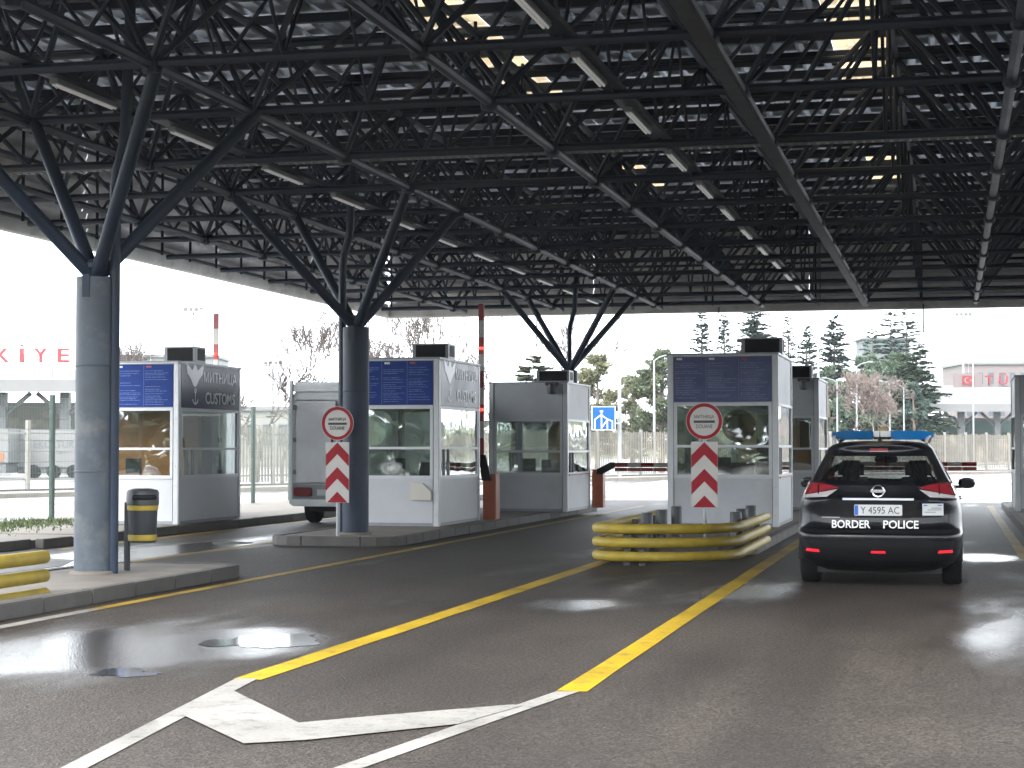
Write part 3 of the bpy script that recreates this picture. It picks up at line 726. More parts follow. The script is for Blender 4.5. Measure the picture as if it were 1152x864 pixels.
    if sign:
        s0, s1 = -L / 2 + pw + .01, L / 2 - pw - .01
        sb = MB().box(hw - .016, hw - .002, s0, s1, zt + .06, h - .02).build('sign_board', 'navy', b)
        zc = (zt + .06 + h - .02) / 2; sp = s1 - s0
        text('lettering', 'МИТНИЦА', .23, 'silver_text', sb, face_right(hw + .001, s0 + sp * .66, zc + .18), .0, sp * .58)
        text('lettering', 'CUSTOMS', .22, 'silver_text', sb, face_right(hw + .001, s0 + sp * .66, zc - .19), .01, sp * .52)
        yb = s0 + sp * .07
        eagle = [(0, .30), (.10, .22), (.24, .22), (.30, .05), (.34, .22), (.40, .26), (.46, .22), (.50, .05), (.56, .22), (.70, .22), (.80, .30), (.72, .10), (.58, .02), (.50, -.10), (.40, -.14), (.30, -.10), (.22, .02), (.08, .10)]
        eagle = [(0, .28), (.28, .14), (.36, .24), (.40, .27), (.44, .24), (.52, .14), (.80, .28), (.74, .08), (.58, -.02), (.48, -.12), (.40, -.16), (.32, -.12), (.22, -.02), (.06, .08)]
        k = sp * .30 / .8
        n = len(eagle)
        MB().add([(hw + .003, yb + u * k, zc + .16 + v * k) for u, v in eagle], [tuple(range(n))]).build('emblem', 'silver_text', sb)
        an = MB(); cy, cz = yb + .42 * k, zc - .2
        an.add([(hw + .003, cy + u, cz + v) for u, v in ((-.012, -.12), (.012, -.12), (.012, .13), (-.012, .13))], [(0, 1, 2, 3)])
        for q in range(10):
            t0, t1 = R(200 + 14 * q), R(200 + 14 * (q + 1)); ro, ri = .15, .115
            an.add([(hw + .003, cy + r * math.cos(t), cz + .02 + r * math.sin(t)) for r, t in ((ri, t0), (ro, t0), (ro, t1), (ri, t1))], [(0, 1, 2, 3)])
        for q in range(12):
            t0, t1 = R(30 * q), R(30 * q + 30)
            an.add([(hw + .003, cy + r * math.cos(t), cz + .13 + r * math.sin(t)) for r, t in ((.03, t0), (.05, t0), (.05, t1), (.03, t1))], [(0, 1, 2, 3)])
        an.build('emblem', 'silver_text', sb)
    if disp:
        u0, u1, v0, hh = disp
        d = MB().box(u0, u1, v0, v0 + .5, h + .046, h + .046 + hh).build('display_housing', 'alu_dark', b, bevel=.01)
        MB().box(u0 + .07, u1 - .05, v0 - .006, v0 + .02, h + .075, h + .02 + hh).build('display_screen', 'led', d)
        MB().box(u1 - .004, u1 + .004, v0 + .1, v0 + .44, h + .09, h + .01 + hh).build('cooling_grille', 'black', d)
    if camera:
        s = MB().tube((hw - .35, y0 - .02, h - .03), (hw - .35, y0 - .10, h - .09), .028, n=8).build('security_camera', 'bin', b)
        MB().lathe([(.03, -.26), (.09, -.24), (.10, -.12), (.095, -.04), (.04, 0)], (hw - .32, y0 - .14, h + .02), 14).build('camera_dome', 'bin', s, smooth=True)
        MB().box(hw - .46, hw - .18, y0 - .22, y0 - .06, h - .05, h + .03).build('camera_hood', 'bin', s, bevel=.02)
    if disc:
        MB().add([(.29 + .30 * math.cos(t), y0 + .034 - .0065, (zr + zt) / 2 + .29 * math.sin(t)) for t in [2 * math.pi * i / 28 for i in range(28)]], [tuple(range(28))]).build('tinted_disc', 'brown_tint', b)  # round brown see-through disc laid on the upper front pane
    if tray:
        MB().plate([(hw - .52, zl - .08), (hw - .52, zl - .40), (hw - .14, zl - .40), (hw - .14, zl - .25), (hw - .3, zl - .1)], y0 - .05, y0 + .016).build('notice_sheet', 'paper', b)
    if lip:
        MB().box(hw - .002, hw + .02, -L / 2 + .15, L / 2 - .15, zl - .03, zl + .0).build('counter_edge', 'red_pale', b)
    return b
booth('white customs booth by the mesh fence with dark navy sign board', -15.6, -13.65, 31.0, 3.0, 3.08, poster='bright', sign=True, white=True, disp=(.34, .97, -.75, .30), inside='wood')
booth('customs booth behind the dark column with bright blue information board', -10.5, -8.84, 31.35, 2.9, 3.11, poster='bright', sign=True, white=True, disp=(.12, .80, -.75, .28), tray=True, inside='dark')
booth('plain grey booth under the branching column without information board', -9.92, -8.15, 39.2, 2.6, 2.94, disp=(.12, .86, -1.0, .26), camera=True, lip=True, inside='dark')
booth('grey booth behind the curved yellow guard rail with dull blue board', -4.94, -2.97, 32.5, 2.9, 3.18, poster='dull', disp=(.26, 1.0, -.8, .30), disc=True, lip=True, inside='dark')
booth('grey booth half hidden between the blue-board booth and the police car', -4.86, -2.90, 41.6, 2.9, 3.07, disp=(-.1, .78, -.8, .30), camera=True, inside='wood')
booth('dark grey booth cut off by the right edge of the picture', 1.34, 3.3, 41.7, 2.9, 3.09, inside='dark')

# ------------------------------------------------------------------ signs on posts
def post_sign(x, y, label):
    s = thing('road_sign', label, 'sign', (x, y, .138), 0, 'stop signs with chevron boards')
    MB().tube((0, .03, 0), (0, .03, 1.95), .03, n=14).build('post', 'galv', s, smooth=True)
    z0, z1 = .53, 1.49; hw = .195
    bd = MB().box(-hw, hw, -.012, .0, z0, z1).build('chevron_board', 'sign_white', s, bevel=.004)
    for k, a in enumerate((0, .39, .78)):
        zt = z1 - a - .004; th = .185
        if k < 2: poly = [(-hw + .003, zt - hw), (-hw + .003, zt - hw - th), (0, zt - th), (hw - .003, zt - hw - th), (hw - .003, zt - hw), (0, zt)]
        else: poly = [(-(zt - z0 - .004), z0 + .004), ((zt - z0 - .004), z0 + .004), (0, zt)]
        MB().plate(poly, -.0145, -.0118).build('chevron', 'red', bd)
    zc = z1 + .30; r = .27
    def ring(ro, ri, ya, yb, m, nm, par):
        mb = MB(); n = 40; vs = []
        for yy in (ya, yb):
            for rr in (ro, ri): vs += [(rr * math.cos(2 * math.pi * i / n), yy, zc + rr * math.sin(2 * math.pi * i / n)) for i in range(n)]
        fs = []
        for i in range(n):
            j = (i + 1) % n
            fs += [(i, n + i, n + j, j), (2 * n + i, 2 * n + j, 3 * n + j, 3 * n + i), (i, j, 2 * n + j, 2 * n + i), (n + i, 3 * n + i, 3 * n + j, n + j)]
        return mb.add(vs, fs).build(nm, m, par)
    d = MB().plate(arc(0, zc, r, 0, 360 - 9, 39), -.012, .0).build('sign_disc', 'sign_white', s)
    ring(r - .008, r - .058, -.0155, -.0121, 'red', 'red_ring', d)
    MB().box(-.155, .155, -.0155, -.0121, zc - .025, zc + .012).build('bar', 'text_black', d, bevel=.001)
    text('lettering', 'МИТНИЦА', .058, 'text_black', d, face_front(0, -.014, zc + .062), .0, .29, .002)
    text('lettering', 'DOUANE', .058, 'text_black', d, face_front(0, -.014, zc - .075), .0, .24, .002)
    for z in (z0 + .2, z1 - .2, zc): MB().box(-.05, .05, .0, .035, z, z + .03).build('clamp', 'galv', s)
post_sign(-9.50, 27.75, 'round white customs stop sign over chevrons before the dark column')
post_sign(-3.52, 26.75, 'round white customs stop sign over chevrons behind the yellow rails')

# ------------------------------------------------------------------ litter bin
lb = thing('litter_bin', 'dark grey litter bin with yellow bands beside the worn column', 'bin', (-9.13, 19.5, .138))
lb.scale = (.95, .95, .91)
MB().box(-.115, -.055, -.03, .03, 0, .86).build('post', 'bin', lb, bevel=.006)
bc = Vector((.085, .06, 0))
MB().lathe([(.155, .35), (.165, .37), (.18, .80), (.185, .82)], bc, 24).build('body', 'bin', lb, smooth=True)
MB().lathe([(.167, .375), (.172, .38), (.176, .445), (.172, .45)], bc, 24).build('yellow_band', 'yellow_paint', lb, smooth=True)
MB().lathe([(.181, .755), (.186, .76), (.189, .815), (.184, .82)], bc, 24).build('yellow_band', 'yellow_paint', lb, smooth=True)
MB().lathe([(.192, .82), (.195, .84), (.195, .98), (.18, 1.01), (.1, 1.03)], bc, 20).build('lid', 'bin', lb, smooth=True)
MB().path([(bc.x + .19 * math.cos(t), bc.y + .19 * math.sin(t), .92) for t in [R(-100 + 12 * i) for i in range(8)]], .035, n=8).build('opening', 'black', lb)

# ------------------------------------------------------------------ tubular guard rails
def guard_rail(xl, xr, yfront, yback, r, label, posts, rr=None, yright=None):
    rr = rr or r; yright = yright or yback
    g = thing('guard_rail', label, 'guard rail', ((xl + xr) / 2, yfront, 0), 0, 'yellow guard rails at the island noses')
    cx = (xl + xr) / 2; hw = (xr - xl) / 2; L = yback - yfront
    for z in (.12, .30, .48):
        LR = yright - yfront; pts = [(hw, LR, z), (hw, LR * .6, z), (hw, rr + .1, z)]
        for i in range(0, 9): t = R(0 - 90 * i / 8); pts.append((hw - rr + rr * math.cos(t), rr + rr * math.sin(t), z))
        for i in range(0, 9): t = R(270 - 90 * i / 8); pts.append((-hw + r + r * math.cos(t), r + r * math.sin(t), z))
        pts += [(-hw, L * .5, z), (-hw, L, z)]
        pts = [(pts[0][0], pts[0][1] + .05, z)] + pts + [(pts[-1][0], pts[-1][1] + .05, z)]
        rad = [.03] + [.066] * (len(pts) - 2) + [.03]
        MB().path(pts, rad, n=14).build('rail', 'yellow_paint', g, smooth=True)
    for (x, y) in posts:
        MB().lathe([(.085, .0), (.085, .60), (.075, .615)], (x - cx, y - yfront, 0), 16).build('post', 'bin', g, smooth=True)
    for x in (-.50, -.28): MB().box(x * hw - .04, x * hw + .04, .07, .15, 0, .5).build('post', 'bin', g)
    for sx in (-1, 1):
        for y in (1.2, 2.8, 4.4):
            if 1.3 < y < L - .6: MB().box(sx * (hw - .155), sx * (hw - .07), y, y + .08, 0, .5).build('post', 'bin', g)
guard_rail(-4.62, -2.80, 23.75, 29.6, .42, 'curved yellow three-tube guard rail in front of the chevron sign', [(-4.25, 26.0), (-4.25, 27.4), (-4.25, 28.9), (-3.05, 26.6), (-3.12, 28.0), (-3.15, 29.6)], 1.15, 28.6)
guard_rail(-9.9, -8.62, 9.6, 16.4, .5, 'yellow three-tube guard rail at the left edge of the picture', [])

# ------------------------------------------------------------------ barriers
def barrier(x, y, label, up=True, length=2.95, bz=.138, box=True, hh=.86):
    b = thing('barrier', label, 'barrier', (x, y, bz), 0, 'red and white lift barriers')
    if box:
        MB().box(-.13, .13, -.17, .17, 0, hh).build('housing', 'orange', b, bevel=.015)
        MB().box(-.14, .14, -.18, .18, hh, hh + .03).build('cap', 'orange', b, bevel=.01)
    zp = hh - .02
    n = 9; seg = length / n
    if up:
        MB().plate([(-.13, zp - .08), (.06, zp - .08), (-.06, zp + .42), (-.20, zp + .42)], -.24, -.185).build('arm_bracket', 'black', b)
        for k in range(n):
            MB().box(-.20, -.09, -.24, -.20, zp + .42 + k * seg, zp + .42 + (k + 1) * seg).build('arm_segment', 'sign_white' if k % 2 else 'red_pale', b)
        for z in (1.3, 2.5): MB().lathe([(.01, -.03), (.045, -.02), (.045, .02), (.01, .03)], (-.14, -.25, zp + z), 10).build('warning_lamp', 'lamp_red', b, smooth=True)
    else:
        MB().plate([(.0, zp - .06), (.12, zp - .06), (.42, zp + .10), (.42, zp + .22), (.32, zp + .22), (.0, zp + .06)], -.24, -.185).build('arm_bracket', 'black', b)
        for k in range(n):
            MB().box(.42 + k * seg, .42 + (k + 1) * seg, -.235, -.195, zp + .11, zp + .21).build('arm_segment', 'sign_white' if k % 2 else 'red', b)
            MB().box(.42 + k * seg + .004, .42 + (k + 1) * seg - .004, -.23, -.2, zp + .01, zp + .095).build('reflector_strip', 'red_pale', b)
barrier(-8.78, 34.9, 'lift barrier with raised arm between the two middle booths')
barrier(-15.03, 36.6, 'lift barrier with raised arm behind the white customs booth', hh=.9)
barrier(-8.05, 42.3, 'lift barrier with lowered arm beside the plain grey booth', up=False, length=2.75)
barrier(-2.95, 46.0, 'lift barrier with lowered arm ahead of the police car', up=False, length=3.1)

# ------------------------------------------------------------------ green mesh fence
mf = thing('mesh_fence', 'green wire mesh fence along the verge behind the white customs booth', 'fence', (-17.2, 33, .13))
ys = [-8.01, -5.34, -2.67, 0, 2.67, 5.34, 8.01, 10.68, 13.35, 16.02]
for y in ys: MB().box(-.045, .045, y - .045, y + .045, 0, 2.45).build('post', 'green_post', mf, bevel=.006)
for a, b in zip(ys, ys[1:]):
    w = MB(); n = 44
    for k in range(1, n): yy = a + (b - a) * k / n; w.tube((0, yy, .05), (0, yy, 2.4), .0028, n=3, caps=False)
    for k in range(12): z = .08 + k * .21; w.tube((.006, a, z), (.006, b, z), .0035, n=3, caps=False)
    w.build('wire_panel', 'wire', mf, recalc=False)
# ------------------------------------------------------------------ pale palisade fence across the road
PF = [(-38, 36), (-29, 54), (-23.7, 66.5), (-15, 90), (2, 114), (14, 128), (30, 142)]
pf = thing('palisade_fence', 'long pale palisade fence beyond the road with concrete posts', 'fence', (-15, 90, 0))
po = Vector((-15, 90, 0)); slat = MB(); plinth = MB(); rails = MB()
s = 0
for (a, b) in zip(PF, PF[1:]):
    a = Vector((*a, 0)); b = Vector((*b, 0)); L = (b - a).length; d = (b - a) / L; nn = Vector((-d.y, d.x, 0)); n = round(L / 2.1)
    for k in range(n):
        p = a + d * (L * k / n) - po
        o = MB().box(-.06, .06, -.06, .06, 0, 2.42).build('post', 'cream_white', pf); o.location = p; o.rotation_euler = (0, 0, math.atan2(d.y, d.x))
        m2 = round(L / n / .16)
        for j in range(m2 if p.y + po.y > 58 else 0):
            q = p + d * (L / n * (j + .5) / m2); h = 2.3 + random.uniform(-.04, .04)
            e = d * .058
            slat.add([q - e + Vector((0, 0, .25)), q + e + Vector((0, 0, .25)), q + e + Vector((0, 0, h)), q - e + Vector((0, 0, h))], [(0, 1, 2, 3)])
    for z in (.5, 2.0): rails.tube(a - po + nn * .05 + Vector((0, 0, z)), b - po + nn * .05 + Vector((0, 0, z)), .035, n=4)
    plinth.add([a - po - nn * .2, b - po - nn * .2, b - po + nn * .2, a - po + nn * .2, a - po - nn * .2 + Vector((0, 0, .2)), b - po - nn * .2 + Vector((0, 0, .2)), b - po + nn * .2 + Vector((0, 0, .2)), a - po + nn * .2 + Vector((0, 0, .2))],
               [(4, 5, 6, 7), (0, 1, 5, 4), (1, 2, 6, 5), (2, 3, 7, 6), (3, 0, 4, 7)])
stuff(slat.build('slats', 'cream', pf, recalc=False)); rails.build('rails', 'cream_white', pf); plinth.build('plinth', 'kerb', pf)
kk = MB()
for (a, b) in zip(PF, PF[1:]):
    a = Vector((*a, 0)); b = Vector((*b, 0)); d = (b - a).normalized(); nn = Vector((d.y, -d.x, 0))
    q = [a + nn * .25, b + nn * .25, b + nn * 2.4, a + nn * 2.4]
    kk.add([v + Vector((0, 0, -.004)) for v in q] + [v + Vector((0, 0, .14)) for v in q], [(4, 5, 6, 7), (0, 1, 5, 4), (1, 2, 6, 5), (2, 3, 7, 6), (3, 0, 4, 7)])
struct(kk.build('roadside_pavement', 'concrete'))

# ------------------------------------------------------------------ police car
CAR = thing('police_car', 'black border police SUV with blue roof light bar seen from behind', 'car', (-.80, 20.55, 0))
LV = np.array([  # z, half width, rear y, front y
    (.19, .74, .24, 4.40), (.25, .80, .14, 4.48), (.30, .84, .09, 4.54), (.36, .875, .045, 4.58), (.44, .895, .015, 4.61), (.52, .905, .0, 4.63), (.585, .91, .0, 4.63), (.61, .91, .02, 4.63), (.64, .908, .075, 4.62), (.70, .906, .105, 4.61),
    (.78, .903, .12, 4.59), (.86, .895, .115, 4.56), (.92, .885, .10, 4.50), (.97, .872, .095, 4.40), (1.0, .862, .115, 4.25), (1.04, .846, .135, 3.98), (1.08, .826, .15, 3.72), (1.13, .798, .165, 3.52), (1.18, .770, .195, 3.36),
    (1.24, .737, .235, 3.20), (1.30, .706, .28, 3.04), (1.36, .675, .325, 2.88), (1.42, .645, .37, 2.72), (1.48, .617, .41, 2.57), (1.53, .59, .415, 2.43), (1.56, .565, .40, 2.33), (1.585, .52, .41, 2.22), (1.605, .44, .48, 2.08), (1.618, .30, .62, 1.9), (1.624, .15, .8, 1.7)])
zs = sorted(set(list(np.round(np.arange(.25, 1.6, .03), 3)) + [.19, .22] + [1.13, 1.18, 1.48, 1.53, 1.585, 1.605, 1.618, 1.624]))
def lv(z): return [float(np.interp(z, LV[:, 0], LV[:, i])) for i in (1, 2, 3)]
def plan(z):
    big = z > 1.0
    return (.62 if not big else .55, 3.0 if z > 1.15 else 3.4)
def car_rear(x, z, off=0.0):
    """y of the tail at lateral x and height z"""
    w, yr, yf = lv(z); Lr, n = plan(z); f = min(abs(x) / w, .999)
    return yr + Lr * (1 - (1 - f ** n) ** (1 / n)) - off
FR = [0, .12, .24, .36, .48, .58, .66, .73, .79, .84, .88, .915, .945, .968, .985, .996, 1.0]
SD = [0, .06, .14, .22, .31, .34, .40, .48, .57, .60, .68, .76, .84, .90, .96, 1.0]
rings = []
for z in zs:
    w, yr, yf = lv(z); Lr, n = plan(z); Lf = min(.8, (yf - yr) * .35)
    ring = [(f * w, yr + Lr * (1 - (1 - f ** n) ** (1 / n)), z) for f in FR]
    ring += [(w, yr + Lr + (yf - Lf - yr - Lr) * t, z) for t in SD[1:-1]]
    ring += [(f * w, yf - Lf * (1 - (1 - f ** 2.6) ** (1 / 2.6)), z) for f in reversed(FR)]
    rings.append(ring)
NR = len(rings[0]); iF = len(FR); iS = iF + len(SD) - 2
body = MB(); wins = {k: MB() for k in ('rear_window', 'windscreen', 'side_window')}
groups = {'body': [], 'rear_window': [], 'windscreen': [], 'side_a': [], 'side_b': [], 'side_c': []}
for i in range(len(zs) - 1):
    zm = (zs[i] + zs[i + 1]) / 2
    for j in range(NR - 1):
        k = 'body'
        if 1.17 < zm < 1.45 and j < 9: k = 'rear_window'
        elif 1.14 < zm < 1.52 and j >= iS + 4: k = 'windscreen'
        elif 1.10 < zm < 1.50 and iF - 1 <= j < iS:
            q = j - (iF - 1)
            k = 'body' if q in (4, 8) or q >= 14 else ('side_a' if q < 4 else 'side_b' if q < 8 else 'side_c')
        groups[k].append((i, j))
def emit(cells, sides=(1, -1)):
    idx = {}; vs = []; fs = []
    def vid(i, j, s):
        x, y, z = rings[i][j]; key = (round(x * s, 5), round(y, 5), round(z, 5))
        if key not in idx: idx[key] = len(vs); vs.append((x * s, y, z))
        return idx[key]
    for s in sides:
        for i, j in cells:
            q = [vid(i, j, s), vid(i, j + 1, s), vid(i + 1, j + 1, s), vid(i + 1, j, s)]
            q = [v for n_, v in enumerate(q) if v not in q[:n_]]
            if len(q) > 2: fs.append(tuple(q if s > 0 else q[::-1]))
    return vs, fs
vs, fs = emit(groups['body'])
mb = MB().add(vs, fs)
top = [rings[-1][j] for j in range(NR)]; mb.add([(x, y, z) for x, y, z in top] + [(-x, y, z) for x, y, z in reversed(top)], [tuple(range(2 * NR))])
bot = [rings[0][j] for j in range(NR)]; mb.add([(x, y, z) for x, y, z in bot] + [(-x, y, z) for x, y, z in reversed(bot)], [tuple(range(2 * NR))])
me = mb.mesh('body', 'car_paint', smooth=True)
bm = bmesh.new(); bm.from_mesh(me); bmesh.ops.remove_doubles(bm, verts=bm.verts, dist=.0004); bmesh.ops.recalc_face_normals(bm, faces=bm.faces)
# wheel arches: drop the side faces inside the arch circles
AX = (.93, 3.635); RW = .345
for f in list(bm.faces):
    c = f.calc_center_median()
    if abs(c.x) > .62 and c.z < .86 and any((c.y - a) ** 2 + (c.z - .34) ** 2 < .40 ** 2 for a in AX): bm.faces.remove(f)
bm.to_mesh(me); bm.free()
for p_ in me.polygons: p_.use_smooth = True
bo = link('body', me, CAR)
def glass_part(name, cells, sides=(1, -1)):
    v, f = emit(cells, sides); o = MB().add([(x * 1.004, y - (.004 if name == 'rear_window' else 0), z) for x, y, z in v], f).build(name, 'car_glass', CAR, smooth=True)
    return o
glass_part('rear_window', groups['rear_window']); glass_part('windscreen', groups['windscreen'])
for k in ('side_a', 'side_b', 'side_c'):
    for s in (1, -1): glass_part('side_window', groups[k], (s,))
# wheel arch liners and wheels
for a in AX:
    for s in (-1, 1):
        ar = MB(); n = 18; vs = []
        for x in (s * .60, s * .905):
            for i in range(n + 1): t = R(-8 + 196 * i / n); vs.append((x, a + .415 * math.cos(t), .34 + .415 * math.sin(t)))
        ar.add(vs, [(i, i + 1, n + 2 + i, n + 1 + i) for i in range(n)]); ar.build('arch_liner', 'car_plastic', CAR)
        tyre = MB(); prof = [(.20, -.10), (.30, -.112), (.335, -.10), (.345, -.07), (.345, .07), (.335, .10), (.30, .112), (.20, .10)]
        vs = []; n = 36
        for r_, u in prof:
            for i in range(n): t = 2 * math.pi * i / n; vs.append((s * .79 + u, a + r_ * math.cos(t), .345 + r_ * math.sin(t)))
        fs = [(q * n + i, q * n + (i + 1) % n, (q + 1) * n + (i + 1) % n, (q + 1) * n + i) for q in range(len(prof) - 1) for i in range(n)]
        w_ = tyre.add(vs, fs).build('wheel', 'rubber', CAR, smooth=True)
        rim = MB(); 
        for i in range(5):
            t = 2 * math.pi * i / 5; rim.tube((s * .88, a, .345), (s * .87, a + .2 * math.cos(t), .345 + .2 * math.sin(t)), .035, .03, n=6)
        rim.tube((s * .80, a, .345), (s * .86, a, .345), .205, n=24); rim.build('rim', 'alu', w_)
MB().box(-.68, .68, .34, 4.3, .15, .34).build('underbody', 'car_plastic', CAR)  # underbody set low to deepen the shadow beneath the car
# cabin
MB().box(-.66, .66, .9, 3.4, .34, .72).build('cabin_floor', 'seat', CAR)
MB().box(-.62, .62, 3.05, 3.45, .7, 1.10).build('dashboard', 'seat', CAR, bevel=.05)
def seat(x, y, hz, name='seat'):
    o = MB().box(x - .26, x + .26, y, y + .16, .55, 1.19 if hz else 1.02).build(name, 'seat', CAR, bevel=.06, smooth=True)
    if hz: MB().box(x - .155, x + .155, y + .0, y + .12, 1.16, 1.39).build('headrest', 'seat', o, bevel=.05, smooth=True)
seat(-.40, 2.1, True); seat(.40, 2.1, True)
MB().box(-.62, .62, 1.05, 1.2, .55, 1.10).build('rear_bench', 'seat', CAR, bevel=.05)
MB().box(-.14, .14, 2.72, 2.76, 1.36, 1.44).build('inner_mirror', 'seat', CAR, bevel=.015)
MB().path([(.42 + .19 * math.cos(t), 3.0, 1.05 + .19 * math.sin(t)) for t in [2 * math.pi * i / 20 for i in range(21)]], .014, n=6).build('steering_wheel', 'seat', CAR)
# things that follow the tail
def tail_patch(name, poly, m, off=.006, n=(14, 8), parent=None, sides=(1,)):
    """quad patch: poly = 4 corners (x,z) going round; bent onto the tail"""
    a, b, c, d = poly; mb = MB(); vs = []; nx, nz = n
    for layer in (off, -.004):
        for q in range(nz + 1):
            for p in range(nx + 1):
                u, v = p / nx, q / nz
                x = (a[0] * (1 - u) + b[0] * u) * (1 - v) + (d[0] * (1 - u) + c[0] * u) * v
                z = (a[1] * (1 - u) + b[1] * u) * (1 - v) + (d[1] * (1 - u) + c[1] * u) * v
                vs.append((x, car_rear(x, z, layer), z))
    W_ = nx + 1; N = W_ * (nz + 1); fs = []
    for q in range(nz):
        for p in range(nx): fs += [(q * W_ + p, q * W_ + p + 1, (q + 1) * W_ + p + 1, (q + 1) * W_ + p), (N + q * W_ + p, N + (q + 1) * W_ + p, N + (q + 1) * W_ + p + 1, N + q * W_ + p + 1)]
    for p in range(nx): fs += [(p, N + p, N + p + 1, p + 1), (nz * W_ + p, nz * W_ + p + 1, N + nz * W_ + p + 1, N + nz * W_ + p)]
    for q in range(nz): fs += [(q * W_, (q + 1) * W_, N + (q + 1) * W_, N + q * W_), (q * W_ + nx, N + q * W_ + nx, N + (q + 1) * W_ + nx, (q + 1) * W_ + nx)]
    return mb.add(vs, fs).build(name, m, parent or CAR, smooth=True)
for s in (-1, 1):
    g_ = tail_patch('tail_light', [(s * .835, 1.02), (s * .43, 1.10), (s * .62, 1.155), (s * .795, 1.165)], 'tail_red', .012)
    tail_patch('reversing_lens', [(s * .84, .985), (s * .56, 1.0), (s * .44, 1.085), (s * .838, 1.012)], 'tail_clear', .011, parent=g_)
    tail_patch('lens_divider', [(s * .665, 1.03), (s * .652, 1.03), (s * .652, 1.155), (s * .665, 1.155)], 'car_paint', .016, (2, 6), parent=g_)
    tail_patch('reflector', [(s * .80, .395), (s * .64, .388), (s * .65, .418), (s * .79, .425)], 'red_glow', .01, (8, 2))
    tail_patch('pillar_trim', [(s * .69, 1.13), (s * .655, 1.13), (s * .50, 1.50), (s * .535, 1.50)], 'car_plastic', .004, (3, 8))
    # mirrors
    m_ = MB().lathe([(.02, -.075), (.09, -.06), (.115, 0), (.10, .06), (.03, .085)], (0, 0, 0), 16).build('door_mirror', 'car_paint', CAR, smooth=True); m_.location = (s * .97, 2.95, 1.10); m_.scale = (.92, .55, .85)
    MB().plate([(-.08, -.05), (.08, -.05), (.085, .03), (.05, .055), (-.06, .05)], -.118, -.112).build('mirror_glass', 'led', m_)
    MB().box(min(s * .80, s * .92), max(s * .80, s * .92), 2.93, 3.0, 1.04, 1.075).build('mirror_arm', 'car_plastic', CAR, bevel=.008)
    MB().path([(s * .50, .75, 1.60), (s * .53, .85, 1.655), (s * .55, 1.5, 1.675), (s * .55, 2.0, 1.66), (s * .53, 2.15, 1.61)], .016, n=8).build('roof_rail', 'alu', CAR, smooth=True)
    # side door handles
    for y in (1.75, 2.75): MB().box(min(s * .875, s * .905), max(s * .875, s * .905), y, y + .2, .93, .955).build('door_handle', 'car_paint', CAR, bevel=.008)
tail_patch('reflector', [(-.08, .385), (.08, .385), (.075, .41), (-.075, .41)], 'red_glow', .01, (4, 2))
tail_patch('bumper_insert', [(-.84, .30), (.84, .30), (.86, .52), (-.86, .52)], 'car_plastic', .004, (30, 6))
tail_patch('brake_light', [(-.10, 1.50), (.10, 1.50), (.10, 1.535), (-.10, 1.535)], 'tail_red', .012, (4, 2))
tail_patch('chrome_strip', [(-.385, .965), (.385, .965), (.385, .988), (-.385, .988)], 'silver_text', .022, (16, 2))
tail_patch('plate_recess', [(-.36, .77), (.36, .77), (.44, .955), (-.44, .955)], 'car_plastic', .004, (16, 4))
yp = car_rear(0, .86) - .03
np_ = MB().box(-.26, .26, yp, yp + .02, .795, .915).build('number_plate', 'plate', CAR, bevel=.006)
MB().box(-.255, -.215, yp - .002, yp + .002, .802, .908).build('country_band', 'eu_blue', np_)
text('lettering', 'Y 4595 AC', .075, 'text_black', np_, face_front(.02, yp - .002, .855), .0, .42, .002)
em = MB().path([(.062 * math.cos(t), 0, .062 * math.sin(t)) for t in [2 * math.pi * i / 24 for i in range(25)]], .011, n=8).build('emblem', 'chrome', CAR, smooth=True)
em.location = (0, car_rear(0, 1.06) - .02, 1.065)
MB().box(-.082, .082, -.012, .006, -.016, .016).build('emblem_bar', 'chrome', em, bevel=.004)
for s_, xx in (('BORDER', -.295), ('POLICE', .245)):
    zz = .70; o = text('lettering', s_, .088, 'text_white', CAR, Matrix.Identity(4), .016, .42 if s_ == 'BORDER' else .38, .004)
    for v in o.data.vertices: lx, lz = v.co.x + xx, v.co.y + zz; v.co = (lx, car_rear(lx, lz) - .006 - v.co.z, lz)
tail_patch('sticker', [(.475, .80), (.70, .80), (.70, .93), (.475, .93)], 'plate', .008, (8, 3))
for z, a, b in ((.91, .49, .53), (.91, .64, .685), (.88, .57, .68), (.86, .53, .68), (.835, .50, .62)):
    tail_patch('sticker_print', [(a, z - .004), (b, z - .004), (b, z + .006), (a, z + .006)], 'eu_blue' if z > .9 else 'alu_dark', .011, (3, 1))
tail_patch('model_badge', [(-.62, .768), (-.42, .768), (-.42, .776), (-.62, .776)], 'alu_dark', .010, (6, 1))
MB().plate([(-.10, .68), (.02, .68), (.04, .725), (-.12, .725)], yp + .02, yp + .06).build('tailgate_handle', 'car_plastic', CAR)
tail_patch('bumper_shelf', [(-.84, .605), (.84, .605), (.835, .64), (-.835, .64)], 'car_plastic', .008, (30, 2))
